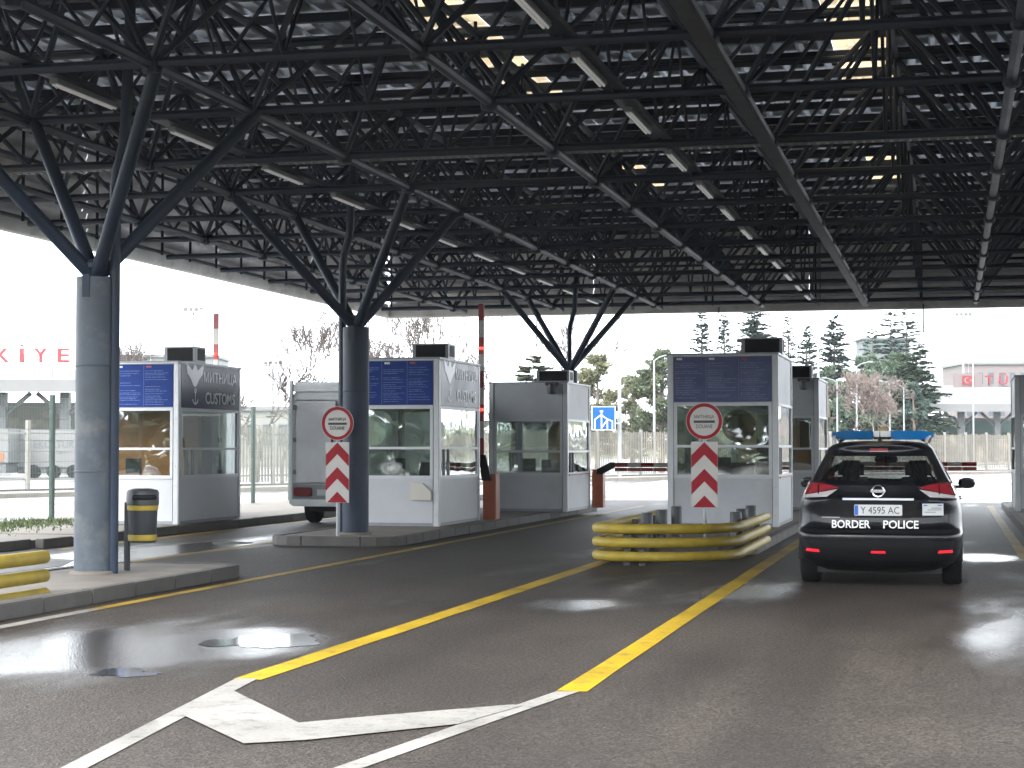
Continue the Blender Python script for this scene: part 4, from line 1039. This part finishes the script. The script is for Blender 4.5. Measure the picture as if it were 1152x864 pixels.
# roof light bar
lbz = 1.69
for s in (-1, 1):
    poly = [(s * .10, -.052), (s * .46, -.052), (s * .57, -.03), (s * .61, .0), (s * .57, .03), (s * .46, .052), (s * .10, .052)]
    if s < 0: poly = poly[::-1]
    MB().plate([(x, z + lbz) for x, z in poly], 1.45, 1.75).build('blue_lens', 'lightbar_blue', CAR, bevel=.018, smooth=True)
    for k in range(4): MB().box(s * (.155 + k * .085) - .03, s * (.155 + k * .085) + .03, 1.448, 1.452, lbz - .016, lbz + .018).build('light_module', 'lightbar_blue', CAR)
    MB().path([(s * .50, 1.6, 1.585), (s * .49, 1.6, 1.62), (s * .45, 1.6, 1.65)], .02, n=6).build('bar_foot', 'car_plastic', CAR)
MB().box(-.10, .10, 1.46, 1.74, lbz - .02, lbz + .05).build('bar_centre', 'white', CAR, bevel=.01)
MB().box(-.10, .10, 1.455, 1.745, lbz - .05, lbz - .02).build('bar_base', 'car_plastic', CAR)
MB().lathe([(.06, 0), (.05, .025), (.02, .04)], (0, 1.56, lbz + .05), 12).build('badge_dome', 'gold', CAR, smooth=True)
MB().lathe([(.03, 0), (.022, .03), (.006, .05), (.004, .12)], (0, .75, 1.61), 8).build('antenna', 'black', CAR)

# ------------------------------------------------------------------ grey box van in the leftmost lane
van = thing('van', 'grey box van waiting behind the round sign on the middle island', 'van', (-11.98, 35.0, 0))
hw = 1.02
MB().box(-hw, hw, .0, 4.6, .42, 2.62).build('box_body', 'van', van, bevel=.03)
MB().box(-hw + .05, hw - .05, -.015, 4.6, 2.62, 2.86).build('roof_fairing', 'van_light', van, bevel=.05)
for x in (-hw, hw - .07): MB().box(x, x + .07, -.03, .03, .40, 2.9).build('corner_post', 'van_light', van, bevel=.01)
for s in (0, 1):
    d = MB().box(-.90 + s * .91, -.02 + s * .91, -.035, .0, .82, 2.50).build('rear_door', 'van', van, bevel=.02)
    MB().box(-.12 + s * .18, -.08 + s * .18, -.07, -.035, 1.35, 1.72).build('door_handle', 'black', d)
    for z in (1.0, 1.65, 2.3): MB().box((-.93 if s == 0 else .87), (-.87 if s == 0 else .93), -.055, -.03, z, z + .09).build('hinge', 'alu_dark', d)
MB().box(-hw + .05, hw - .05, -.05, .1, .36, .50).build('bumper', 'van_light', van, bevel=.02)
MB().box(-hw + .08, hw - .08, -.03, .0, .50, .80).build('light_panel', 'alu_dark', van)
for s in (-1, 1): MB().box(s * .72 - .19, s * .72 + .19, -.055, -.028, .56, .74).build('tail_light', 'tail_red', van, bevel=.015)
p_ = MB().box(-.42, -.02, -.045, -.03, .58, .70).build('number_plate', 'plate', van)
MB().box(-.95, .95, 4.6, 6.0, .45, 1.95).build('cab', 'van', van, bevel=.12)
for x in (-.82, .82):
    for y in (.95, 5.0):
        w = MB(); n = 28; vs = []
        for r_, u in ((.2, -.11), (.33, -.11), (.35, -.08), (.35, .08), (.33, .11), (.2, .11)):
            vs += [(x + u, y + r_ * math.cos(2 * math.pi * i / n), .35 + r_ * math.sin(2 * math.pi * i / n)) for i in range(n)]
        w.add(vs, [(q * n + i, q * n + (i + 1) % n, (q + 1) * n + (i + 1) % n, (q + 1) * n + i) for q in range(5) for i in range(n)] + [tuple(range(n)), tuple(range(5 * n, 6 * n))]).build('wheel', 'rubber', van, smooth=True)
MB().box(-.7, .7, .3, 5.6, .25, .42).build('chassis', 'black', van)

# ------------------------------------------------------------------ trees beyond the fence
def rot_about(v, axis, a): return Matrix.Rotation(a, 3, axis) @ v
def leaf_quad(mb, p, d, up, w, l):
    s = d.cross(up)
    if s.length < 1e-4: s = Vector((1, 0, 0))
    s = s.normalized() * w
    mb.add([p - s * .6, p + d * l * .5 - s, p + d * l, p + d * l * .5 + s, p + s * .6], [(0, 1, 2, 3, 4)])
def conifer(rnd, h, rad, mleaf, dens=1.0, cedar=False, bare=.12):
    """tapered trunk, whorls of boughs and needle sprays; returns (trunk MB, crown MB)"""
    tr = MB(); cr = MB()
    tr.path([(0, 0, 0), (rnd.uniform(-.1, .1), rnd.uniform(-.1, .1), h * .5), (0, 0, h * .985)], [h * .018 + .04, h * .011 + .02, .012], n=7)
    z = h * bare
    while z < h * .985:
        t = (z - h * bare) / (h * (1 - bare)); prof = (1 - t) ** (.75 if not cedar else .6)
        nb = max(3, int((6 if not cedar else 5) * (.6 + .4 * prof)))
        a0 = rnd.uniform(0, 6.28)
        for k in range(nb):
            if rnd.random() < .12: continue
            a = a0 + 6.283 * k / nb + rnd.uniform(-.35, .35); L = rad * prof * rnd.uniform(.6, 1.12) + .12
            el = (R(rnd.uniform(-26, 16)) if not cedar else R(rnd.uniform(-8, 8))) + (.5 * t if not cedar else .25 * t)
            d = Vector((math.cos(a) * math.cos(el), math.sin(a) * math.cos(el), math.sin(el)))
            p0 = Vector((0, 0, z + rnd.uniform(-.1, .1)))
            droop = -.22 if not cedar else -.12
            n = max(3, int(L / .22))
            tr.tube(p0, p0 + d * L * .9 + Vector((0, 0, droop * L * .6)), .03 * prof + .012, .006, n=3, caps=False)
            for i in range(1, n + 1):
                s = i / n; q = p0 + d * (L * s) + Vector((0, 0, droop * L * s * s))
                for m in range(int(6 * dens + rnd.random())):
                    side = rnd.choice((-1, 1)) * rnd.uniform(.3, 1.3)
                    dd = rot_about(d, Vector((0, 0, 1)), side); dd.z += rnd.uniform(-.35, .25); dd.normalize()
                    l = (.26 + .34 * (1 - s) * min(1, L)) * rnd.uniform(.7, 1.3)
                    leaf_quad(cr, q, dd, Vector((rnd.uniform(-.6, .6), rnd.uniform(-.6, .6), 1)), .085 * (1.3 if cedar else 1), l)
        z += h * rnd.uniform(.011, .023) * (1.0 if not cedar else 1.6)
    return tr, cr
def broad(rnd, h, rad, zlow, nclump, nleaf, size=.22, limbs=9):
    """uneven crown of leaf clumps carried by limbs"""
    tr = MB(); cr = MB()
    tr.path([(0, 0, 0), (rnd.uniform(-.2, .2), rnd.uniform(-.2, .2), h * .3), (rnd.uniform(-.3, .3), 0, h * .75)], [h * .028, h * .02, .05], n=7)
    cl = []
    for k in range(nclump):
        t = rnd.random(); z = zlow + (h - zlow) * t; w = rad * (math.sin(math.pi * min(.97, max(.12, t * .9 + .08))) ** .6) * rnd.uniform(.35, 1.0)
        a = rnd.uniform(0, 6.28); cl.append((Vector((w * math.cos(a), w * math.sin(a), z)), rad * rnd.uniform(.14, .32)))
    for c, r in cl[:limbs * 2]: tr.path([(0, 0, max(.4, c.z * .55)), c * .55 + Vector((0, 0, c.z * .3)), c], [.07, .045, .015], n=4, caps=False)
    for c, r in cl:
        for i in range(nleaf):
            v = Vector((rnd.gauss(0, 1), rnd.gauss(0, 1), rnd.gauss(0, .75))); v = v.normalized() * r * rnd.random() ** .4
            d = Vector((rnd.gauss(0, 1), rnd.gauss(0, 1), rnd.gauss(0, .8))).normalized()
            leaf_quad(cr, c + v, d, Vector((rnd.gauss(0, 1), rnd.gauss(0, 1), rnd.gauss(0, 1) + .5)).normalized(), size * .4, size * rnd.uniform(.7, 1.4))
    return tr, cr
def pine(rnd, h, rad, zlow, nlimb=30, needle=.34, dens=12):
    """trunk, limbs and side shoots carrying spiky needle tufts, with gaps between the pads"""
    tr = MB(); cr = MB(); lean = Vector((rnd.uniform(-.05, .05), rnd.uniform(-.05, .05), 1)).normalized()
    tr.path([Vector((0, 0, 0)), lean * h * .5, lean * h * .96], [h * .026, h * .017, .03], n=7)
    for k in range(nlimb):
        t = (k + rnd.random()) / nlimb; z = zlow + (h * .96 - zlow) * t ** .9
        prof = (.55 + .45 * math.sin(math.pi * min(1, t * 1.25))) * (1 - t ** 3.2) + .10
        L = rad * prof * rnd.uniform(.55, 1.15); a = rnd.uniform(0, 6.283); el = R(rnd.uniform(-8, 24) + 28 * t)
        d = Vector((math.cos(a) * math.cos(el), math.sin(a) * math.cos(el), math.sin(el))); p0 = lean * z
        ends = [p0, p0 + d * L * .5 + Vector((0, 0, rnd.uniform(-.1, .1) * L)), p0 + d * L + Vector((0, 0, rnd.uniform(-.05, .22) * L))]
        tr.path(ends, [.05 + .02 * L, .035, .012], n=4, caps=False)
        for m in range(int(5 + L * 2.2)):
            f = rnd.uniform(.25, 1.0); b = ends[0].lerp(ends[1], f * 2) if f < .5 else ends[1].lerp(ends[2], f * 2 - 1)
            sd = (rot_about(d, Vector((0, 0, 1)), rnd.choice((-1, 1)) * rnd.uniform(.4, 1.4)) + Vector((0, 0, rnd.uniform(-.1, .5)))).normalized()
            sl = L * rnd.uniform(.12, .36) + .2; e = b + sd * sl
            tr.tube(b, e, .018, .008, n=3, caps=False)
            for q in (.45, .75, 1.0):
                c = b.lerp(e, q)
                for j in range(dens):
                    nd = (sd * .7 + Vector((rnd.gauss(0, .8), rnd.gauss(0, .8), rnd.gauss(.25, .7)))).normalized()
                    leaf_quad(cr, c + Vector((rnd.gauss(0, .10), rnd.gauss(0, .10), rnd.gauss(0, .06))), nd, Vector((rnd.gauss(0, 1), rnd.gauss(0, 1), rnd.gauss(0, 1))).normalized(), .042, needle * rnd.uniform(.6, 1.2))
    return tr, cr
def bare_tree(rnd, h, spread, depth=6, twig=.018):
    tr = MB(); tw = MB()
    def grow(p, d, L, r, lev):
        n = 3; pts = [p]; rr = [r]; q = p; dd = d
        for i in range(n):
            dd = (dd + Vector((rnd.gauss(0, .14), rnd.gauss(0, .14), rnd.gauss(.05, .08)))).normalized(); q = q + dd * L / n; pts.append(q); rr.append(max(twig * .6, r * (1 - .4 * (i + 1) / n)))
        (tr if lev < 3 else tw).path(pts, rr, n=6 if lev < 2 else 3, caps=False)
        if lev >= depth: return
        for k in range(2 if lev < 1 else rnd.choice((2, 3, 3))):
            ax = Vector((rnd.gauss(0, 1), rnd.gauss(0, 1), rnd.gauss(0, .4))).normalized()
            nd = rot_about(dd, ax, R(rnd.uniform(16, 44)) * spread); nd.z += .06; nd.normalize()
            b = pts[-1] if k < 2 else pts[2]
            grow(b, nd, L * rnd.uniform(.66, .84), max(twig, rr[-1] * .72), lev + 1)
    grow(Vector((0, 0, 0)), Vector((rnd.uniform(-.06, .06), 0, 1)), h * .27, h * .021, 0)
    return tr, tw
def plant(name, label, cat, px_, dist, parts, mats, group=None):
    q = at(px_, dist); t = thing(name, label, cat, (q.x, q.y, -.03), random.uniform(0, 6.28), group)
    for nm, mb, m in zip(('trunk', 'crown'), parts, mats):
        if mb.v: mb.build(nm, m, t, recalc=False)
    return t
def hgt(py, dist): return ZC + (YH - py) / F_PX * dist + .03
rnd = random.Random(11)
G1 = 'conifers beyond the road'
for x, ty, d, rw, lab, dens in ((790, 350, 150, 13, 'slender spruce directly above the left half of the blue-board booth', 1.0), (815, 354, 165, 11, 'thin pale spruce left of the roof display box', .8),
                          (849, 335, 140, 24, 'broad dark fir whose top shows behind the roof display box', 1.4), (887, 354, 165, 11, 'thin sparse spruce just right of the roof display box', .6),
                          (908, 366, 160, 16, 'small pointed spruce left of the double-arm lamp post', 1.0), (939, 355, 150, 20, 'dense dark spruce right of the double-arm lamp post', 1.7),
                          (982, 366, 190, 15, 'small cedar top left of the glazed tower roof', 1.0), (1003, 338, 190, 18, 'tall sparse cedar above the middle of the glazed tower', 1.0), (1021, 338, 186, 19, 'tall sparse cedar above the right end of the glazed tower', 1.0)):
    h = hgt(ty, d); rad = rw / F_PX * d * (1.15 if ty > 345 else 1.3) * 2.1
    plant('cedar_tree' if x > 970 else 'spruce_tree', lab, 'tree', x, d, conifer(rnd, h, rad, None, dens, x > 970, .1), ('bark', 'leaf_spruce'), G1)
plant('cedar_tree', 'large cedar with long level boughs left of the flag building', 'tree', 1032, 128, conifer(rnd, hgt(388, 128), 3.1, None, 1.7, True, .12), ('bark', 'leaf_cedar'), G1)
plant('cedar_tree', 'pale green cedar left of the far branching column', 'tree', 600, 105, conifer(rnd, hgt(402, 105), 3.0, None, 1.6, True, .15), ('bark', 'leaf_pine'), G1)
G2 = 'broad evergreens beyond the road'
for x, ty, d, rw, zl, m, lab, nc in ((672, 398, 112, 30, 1.0, 'leaf_olive', 'olive coloured pine behind the blue road sign', 90), (744, 396, 118, 42, 1.2, 'leaf_pine', 'wide grey-green pine left of the blue-board booth', 120), (712, 428, 125, 26, .8, 'leaf_olive', 'low olive bushy tree between the two pines', 60),
                         (968, 402, 135, 38, 1.5, 'leaf_cedar', 'dense green tree below the glazed tower, left part', 130), (1008, 398, 132, 36, 1.2, 'leaf_cedar', 'dense green tree below the glazed tower, right part', 130), (935, 412, 140, 22, 1.2, 'leaf_cedar', 'green tree just right of the double-arm lamp post', 70), (1030, 432, 126, 16, .6, 'leaf_spruce', 'dark green bush at the foot of the large cedar', 50)):
    plant('evergreen_tree', lab, 'tree', x, d, pine(rnd, hgt(ty, d), rw / F_PX * d * 1.12, zl, int(nc * .36)), ('bark', m), G2)
for x, ty, d, rw, lab in ((950, 438, 116, 24, 'reddish brown leafless bush behind the light bar, left half'), (985, 436, 119, 26, 'reddish brown leafless bush behind the light bar, right half')):
    plant('leafless_bush', lab, 'bush', x, d, bare_tree(rnd, hgt(ty, d) * 1.3, 1.5, 8, .016), ('bark', 'leaf_brown'), 'brown bushes beyond the road')
G3 = 'bare trees beyond the road'
for x, ty, d, sp, lab in ((288, 408, 82, 1.0, 'bare leaning tree between the white booth and the van'), (352, 392, 92, .9, 'bare tree rising above the grey van'), (508, 352, 84, 1.1, 'large bare tree behind the display box of the column booth'), (455, 372, 96, 1.0, 'bare tree right of the dark column'),
                         (150, 398, 110, 1.1, 'small bare tree above the left end of the white booth'), (562, 405, 100, 1.0, 'small bare tree between the raised barrier arm and pale cedar'), (660, 372, 120, 1.0, 'thin bare tree behind the far branching column'), (318, 440, 76, 1.2, 'low bare tree just left of the grey van'), (268, 452, 70, 1.2, 'low bare tree right of the white booth')):
    plant('bare_tree', lab, 'tree', x, d, bare_tree(rnd, hgt(ty, d) * 1.25, sp, 7 if ty < 400 else 6), ('bark_grey', 'twig'), G3)
# wooded edge far off, and unseen trees added behind the camera to darken reflections
wd = MB()
for k in range(210):
    d = rnd.uniform(300, 430); x = rnd.uniform(-500, 1700); q = at(x, d); h = rnd.uniform(3, 8)
    for i in range(26):
        v = Vector((rnd.gauss(0, 3), rnd.gauss(0, 3), rnd.uniform(0, h)))
        leaf_quad(wd, Vector((q.x, q.y, 0)) + v, Vector((rnd.gauss(0, 1), rnd.gauss(0, 1), rnd.gauss(0, 1))).normalized(), Vector((0, 0, 1)), 1.1, 2.4)
tag(stuff(wd.build('far_woodland', 'leaf_olive', recalc=False)), 'hazy strip of distant woodland behind the buildings', 'woodland')
wd = MB()
for k in range(300):
    x = rnd.uniform(-75, 75); y = -rnd.uniform(30, 48); h = rnd.uniform(6, 11)
    for i in range(50):
        v = Vector((x + rnd.gauss(0, 1.6), y + rnd.gauss(0, 1.6), rnd.uniform(0, h)))
        leaf_quad(wd, v, Vector((rnd.gauss(0, 1), rnd.gauss(0, 1), rnd.gauss(0, 1))).normalized(), Vector((rnd.gauss(0, 1), 0, 1)), .55, 1.3)
tag(stuff(wd.build('added_tree_belt', 'leaf_pine', recalc=False)), 'belt of trees on the approach side, reflected in the booth windows', 'woodland')

# ------------------------------------------------------------------ lamp posts and masts
def lamp_post(px_, dist, top_py, arms, label, r=.075, drop=.0):
    q = at(px_, dist); h = hgt(top_py, dist); t = thing('lamp_post', label, 'lamp post', (q.x, q.y, -.03), YAW, 'lamp posts beyond the road')
    MB().path([(0, 0, 0), (0, 0, h * .6), (0, 0, h)], [r, r * .8, r * .55], n=8).build('pole', 'lamp_grey', t, smooth=True)
    for s, L in arms:
        a = MB().path([(0, 0, h - .05), (s * L * .4, 0, h + .22 * L), (s * L, 0, h + .38 * L - drop)], r * .45, n=6).build('arm', 'lamp_grey', t, smooth=True)
        MB().box(min(s * L, s * L * 1.45), max(s * L, s * L * 1.45), -.12, .12, h + .38 * L - drop - .03, h + .38 * L - drop + .07).build('lamp_head', 'lamp_grey', a, bevel=.02)
lamp_post(207, 120, 356, ((-1, 1.0), (1, 1.0)), 'tall double-arm lamp post above the white booth')
lamp_post(169, 150, 400, ((-1, 1.0), (1, 1.1)), 'distant double-arm lamp post left of the roof display')
lamp_post(697, 88, 330, ((1, .8),), 'tall pale pole carrying the blue road sign', .1)
lamp_post(736, 95, 405, ((1, .7),), 'single-arm lamp post left of the blue-board booth')
lamp_post(921, 100, 359, ((-1, .9), (1, .9)), 'double-arm lamp post between the two spruces')
lamp_post(964, 118, 412, ((-1, .6), (1, .7)), 'small double-arm lamp post before the brown bushes')
lamp_post(942, 122, 430, ((-1, .7),), 'hooked lamp post just right of the half hidden booth')
lamp_post(1001, 124, 432, ((-1, .5), (1, .5)), 'hooked lamp post in front of the dense green trees')
lamp_post(1017, 126, 436, ((-1, .9),), 'leaning hooked lamp post beside the large cedar')
lamp_post(1095, 140, 382, ((1, .9),), 'single-arm lamp post before the flag building')
lamp_post(421, 130, 395, ((1, .8),), 'lamp post peeping right of the dark column')
def lattice_mast(px_, dist, top_py, label, w=.45):
    q = at(px_, dist); h = hgt(top_py, dist); t = thing('floodlight_mast', label, 'mast', (q.x, q.y, -.03), YAW, 'floodlight masts')
    MB().tube((0, 0, 0), (0, 0, h), .16, .10, n=8).build('pole', 'lamp_grey', t, smooth=True)
    l = MB()
    z = 2
    while z < h - .6: l.tube((.12, 0, z), (.6, 0, z), .02, n=3); z += .6
    l.tube((.6, 0, 2), (.6, 0, h - .6), .025, n=4); l.build('ladder', 'lamp_grey', t)
    MB().box(-.9, .9, -.3, .3, h, h + .12).build('platform', 'lamp_grey', t)
    for x in (-.7, -.2, .3, .75): MB().box(x - .18, x + .18, -.35, -.15, h + .15, h + .5).build('floodlight', 'far_grey', t, bevel=.03)
lattice_mast(217, 170, 352, 'floodlight mast with ladder beside the double-arm lamp')
lattice_mast(441, 170, 335, 'floodlight mast with ladder right of the dark column')
lattice_mast(1084, 200, 357, 'floodlight mast with ladder above the flag')
lattice_mast(131 + 176, 180, 412, 'distant floodlight mast behind the bare leaning tree')

# blue sign
q = at(679, 87.5); bs = thing('direction_sign', 'blue road sign with white road diagram on the pale pole', 'sign', (q.x, q.y, ZC + (YH - 484) / F_PX * 87.5), YAW)
w = 27 / F_PX * 87.5 / 2
pl = MB().box(-w, w, -.02, .02, 0, 2 * w).build('plate', 'sign_white', bs)
MB().box(-w + .04, w - .04, -.026, -.0205, .04, 2 * w - .04).build('blue_face', 'blue_sign', bs)
dm = MB()
for a, b in (((-.42, .06), (-.42, .5)), ((-.42, .5), (-.12, .72)), ((-.12, .72), (.18, .52)), ((.18, .52), (.18, .06)), ((-.1, .06), (-.1, .95)), ((-.1, .10), (.18, .5)), ((.18, .52), (.42, .42)), ((.42, .42), (.42, .06))):
    dm.tube((a[0], -.03, a[1]), (b[0], -.03, b[1]), .035, n=6)
dm.tube((-.18, -.03, .9), (-.02, -.03, .9), .035, n=6).build('road_diagram', 'sign_white', bs)
for z in (.3, .8): MB().box(w - .1, w + .25, .02, .05, z, z + .06).build('bracket', 'lamp_grey', bs)

# ------------------------------------------------------------------ far border buildings
def gate_building(x0, x1, dist, label, ty_roof, ty_eave, depth=14, flag=None, letters=None, green=True):
    a = at(x0, dist); b = at(x1, dist); L = (b - a).length; c = (a + b) / 2
    t = thing('gate_building', label, 'building', (c.x, c.y, -.03), YAW)
    zr, ze = hgt(ty_roof, dist), hgt(ty_eave, dist)
    k = dist / F_PX
    MB().add([(-L / 2, 0, ze), (L / 2, 0, ze), (L / 2, depth, ze), (-L / 2, depth, ze), (-L / 2 + L * .12, depth * .35, zr), (L / 2 - L * .12, depth * .35, zr)], [(0, 1, 5, 4), (1, 2, 5), (2, 3, 4, 5), (3, 0, 4), (0, 3, 2, 1)]).build('roof', 'far_white', t)
    MB().box(-L / 2 - .1, L / 2 + .1, -.12, .0, ze - .75, ze + .05).build('eave_band', 'far_white', t)
    n = 4
    for i in range(n):
        x = -L / 2 + L * (i + .5) / n
        p = MB().box(x - .3, x + .3, 2.0, 2.6, 0, ze - .7).build('pillar', 'far_grey', t)
        for s in (-1, 1): MB().tube((x, 2.3, ze * .6), (x + s * L / n * .45, 2.3, ze - .75), .16, n=6).build('strut', 'far_grey', p)
    MB().box(-L / 2, L / 2, depth, depth + .4, 0, ze * .8).build('rear_wall', 'cream', t)
    if green: MB().box(-L / 2, L / 2, depth - .6, depth - .1, ze * .52, ze * .75).build('green_canopy', 'far_green', t)
    return t, k, L, c
t, k, L, c = gate_building(1025, 1190, 190, 'white roofed border gate with red letters and flag at right', 432, 455, green=True)
LET = []
def local_x(px_, dist, c): q = at(px_, dist); return (q - c).dot(Vector((math.cos(YAW), math.sin(YAW), 0)))
zf = hgt(428, 190)
for xx, ch, w_ in ((1111.5, 'T', .80), (1127, 'Ü', .92), (1143, 'R', .9), (1159, 'K', .9), (1172, 'İ', .3), (1184, 'Y', .9), (1199, 'E', .8)):
    LET.append((t, ch, .95, w_, local_x(xx, 190, c), -.6, zf, .15))
MB().box(local_x(1072, 190, c), local_x(1104, 190, c), -.45, -.30, zf - .75, zf + .72).build('sign_backing', 'far_pink', t)
MB().box(local_x(1104, 190, c), local_x(1212, 190, c), -.45, -.40, zf - .72, zf - .52).build('letter_rail', 'far_white', t)
fl = MB().box(local_x(1082, 190, c) - .1, local_x(1095, 190, c) - .0, -.55, -.46, zf - .8, zf + .8)
fl = MB().box(local_x(1081.5, 190, c), local_x(1095, 190, c), -.55, -.46, zf - .48, zf + .48).build('flag_panel', 'far_red', t)
fx = local_x(1087, 190, c)
cres = [(fx + .30 * math.cos(R(a)), zf + .30 * math.sin(R(a))) for a in range(40, 321, 20)] + [(fx + .08 + .24 * math.cos(R(a)), zf + .24 * math.sin(R(a))) for a in range(305, 50, -20)]
MB().plate(cres, -.57, -.551).build('crescent', 'far_white', fl)
sx = fx + .36; star = [(sx + (.15 if i % 2 == 0 else .06) * math.cos(R(180 + 36 * i)), zf + (.15 if i % 2 == 0 else .06) * math.sin(R(180 + 36 * i))) for i in range(10)]
MB().plate(star, -.57, -.551).build('star', 'far_white', fl)
def country_letter(t, ch, h, w, x, y, z, ext):
    base = {'Ü': 'U', 'İ': 'I'}.get(ch, ch)
    o = text('letter', base, h, 'far_red', t, face_front(x, y, z), .02, w, ext)
    for dx in {'Ü': (-.2, .2), 'İ': (0,)}.get(ch, ()):
        q = h * .085; cx = x + dx * w
        MB().box(cx - q, cx + q, y - ext, y + ext, z + h * .60, z + h * .60 + 2 * q).build('letter_dot', 'far_red', o).matrix_local = face_front(x, y, z).inverted()
def slab_building(x0, x1, dist, ty, label, m, floors=2, bays=8, name='office_building', by=None):
    a = at(x0, dist); b = at(x1, dist); L = (b - a).length; c = (a + b) / 2; h = hgt(ty, dist)
    t = thing(name, label, 'building', (c.x, c.y, -.03), YAW)
    MB().box(-L / 2, L / 2, 0, 12, 0, h).build('wall', m, t)
    MB().box(-L / 2 - .3, L / 2 + .3, -.3, 12.3, h, h + .35).build('roof', 'far_white', t)
    for f in range(floors):
        for i in range(bays):
            x = -L / 2 + L * (i + .5) / bays; z = h * (f + .35) / floors
            w = MB().box(x - L / bays * .3, x + L / bays * .3, -.04, .0, z, z + h / floors * .42).build('window', 'far_white', t)
            MB().box(x - L / bays * .26, x + L / bays * .26, -.06, -.041, z + .1, z + h / floors * .42 - .1).build('pane', 'far_glass', w)
    return t
for a_ in LET: country_letter(*a_)
slab_building(1085, 1230, 240, 410, 'pinkish office block above the red letters', 'far_pink', 3, 12)
slab_building(120, 240, 230, 402, 'pale flat-roofed block behind the white customs booth', 'far_white', 3, 10)
slab_building(256, 345, 150, 462, 'low pale shed behind the bare trees', 'cream_white', 1, 5)
# glazed tower above the trees
a = at(998, 205); zt0, zt1 = hgt(404, 205), hgt(380, 205)
tw = thing('control_tower', 'glazed control tower rising above the green trees', 'tower', (a.x, a.y, -.03), YAW)
MB().box(-1.8, 1.8, .5, 4.1, 0, zt0).build('shaft', 'tower_wall', tw)
MB().box(-2.7, 2.7, -.2, 5.0, zt0 - .1, zt0 + .75).build('balcony_wall', 'tower_wall', tw)
for i in range(9):
    x = -2.6 + 5.2 * i / 9
    w = MB().box(x + .05, x + 5.2 / 9 - .05, -.12, -.06, zt0 + .8, zt1 - .2).build('pane', 'tower_glass', tw)
    MB().box(x - .05, x + .05, -.15, .0, zt0 + .75, zt1 - .2).build('mullion', 'tower_wall', tw)
MB().box(-2.55, 2.55, .0, 4.8, zt0 + .75, zt1 - .2).build('cabin', 'far_grey', tw)
MB().box(-2.9, 2.9, -.4, 5.2, zt1 - .2, zt1).build('roof', 'tower_wall', tw)
# left gate with the end of the country name
t, k, L, c = gate_building(-190, 100, 118, 'white roofed border gate with red letters at left edge', 411, 428, depth=10, green=False)
zf = hgt(400, 118); kx = 118 / F_PX
for xx, ch, w_ in ((-55, 'T', .72), (-35, 'Ü', .9), (-15, 'R', .8), (4.5, 'K', .82), (26, 'İ', .26), (47, 'Y', .84), (72.5, 'E', .72)):
    country_letter(t, ch, .90, w_, local_x(xx, 118, c), -.4, zf, .12)
fr = MB()
for z in (zf - .45, zf, zf + .45): fr.tube((local_x(-80, 118, c), -.3, z), (local_x(84, 118, c), -.3, z), .025, n=4)
for xx in range(-80, 90, 20): fr.tube((local_x(xx, 118, c), -.3, hgt(425, 118)), (local_x(xx, 118, c), -.3, zf + .5), .025, n=4)
fr.build('letter_frame', 'far_grey', t)
# white trailer with company lettering, seen through the mesh fence
a = at(18, 92); b = at(112, 92); L = (b - a).length; c = (a + b) / 2
tr = thing('truck_trailer', 'white truck trailer with dark lettering parked behind the mesh fence', 'trailer', (c.x, c.y, -.03), YAW)
z0, z1 = hgt(526, 92), hgt(483, 92)
MB().box(-L / 2, L / 2, 0, 2.4, z0, z1).build('box_body', 'far_white', tr, bevel=.03)
MB().box(-L / 2 + .1, L / 2 - .1, .1, 2.3, .25, z0).build('side_skirt', 'far_grey', tr)
for x in (-1.2, -.2, .8):
    w = MB().tube((x, -.02, .36), (x, .3, .36), .34, n=20).build('wheel', 'rubber', tr)
def lx(px_): return local_x(px_, 92, c)
text('lettering', 'EKOLTUR', .42, 'far_grey', tr, face_front(lx(61), -.006, hgt(499.5, 92)), .02, (83 - 37) / F_PX * 92, .004)
lg = MB()
for i in range(3): lg.box(lx(28.5), lx(35), -.012, -.002, hgt(499.5, 92) - .2 + i * .15, hgt(499.5, 92) - .1 + i * .15)
lg.build('logo', 'far_grey', tr)
text('lettering', 'logistics', .14, 'far_grey', tr, face_front(lx(72), -.006, hgt(509, 92)), .0, .7, .004)
tr2 = thing('truck', 'white truck with grey trailer front at the left picture edge', 'truck', (at(-30, 90).x, at(-30, 90).y, -.03), YAW)
MB().box(-1.9, 1.75, 0, 2.4, .8, hgt(482, 90)).build('box_body', 'far_white', tr2, bevel=.03)
MB().box(-1.9, 1.6, .1, 2.3, .3, .8).build('chassis', 'far_grey', tr2)
MB().box(1.0, 1.5, -.03, .0, .9, 1.3).build('marker_panel', 'orange', tr2)
for x in (-1.0, .9): MB().tube((x, -.02, .36), (x, .3, .36), .34, n=20).build('wheel', 'rubber', tr2)

# ------------------------------------------------------------------ thin winter air
hz = bpy.data.materials.new('haze_air'); hz.use_nodes = True; n = hz.node_tree.nodes; n.remove(n['Principled BSDF'])
pv = n.new('ShaderNodeVolumePrincipled'); pv.inputs['Color'].default_value = (.92, .95, 1, 1); pv.inputs['Density'].default_value = .0002; pv.inputs['Anisotropy'].default_value = .3
hz.node_tree.links.new(pv.outputs[0], n['Material Output'].inputs['Volume']); MATS['haze_air'] = hz
tag(stuff(MB().box(-480, 480, -120, 560, -1.1, 32).build('haze', 'haze_air')), 'thin pale haze filling the open air', 'haze')
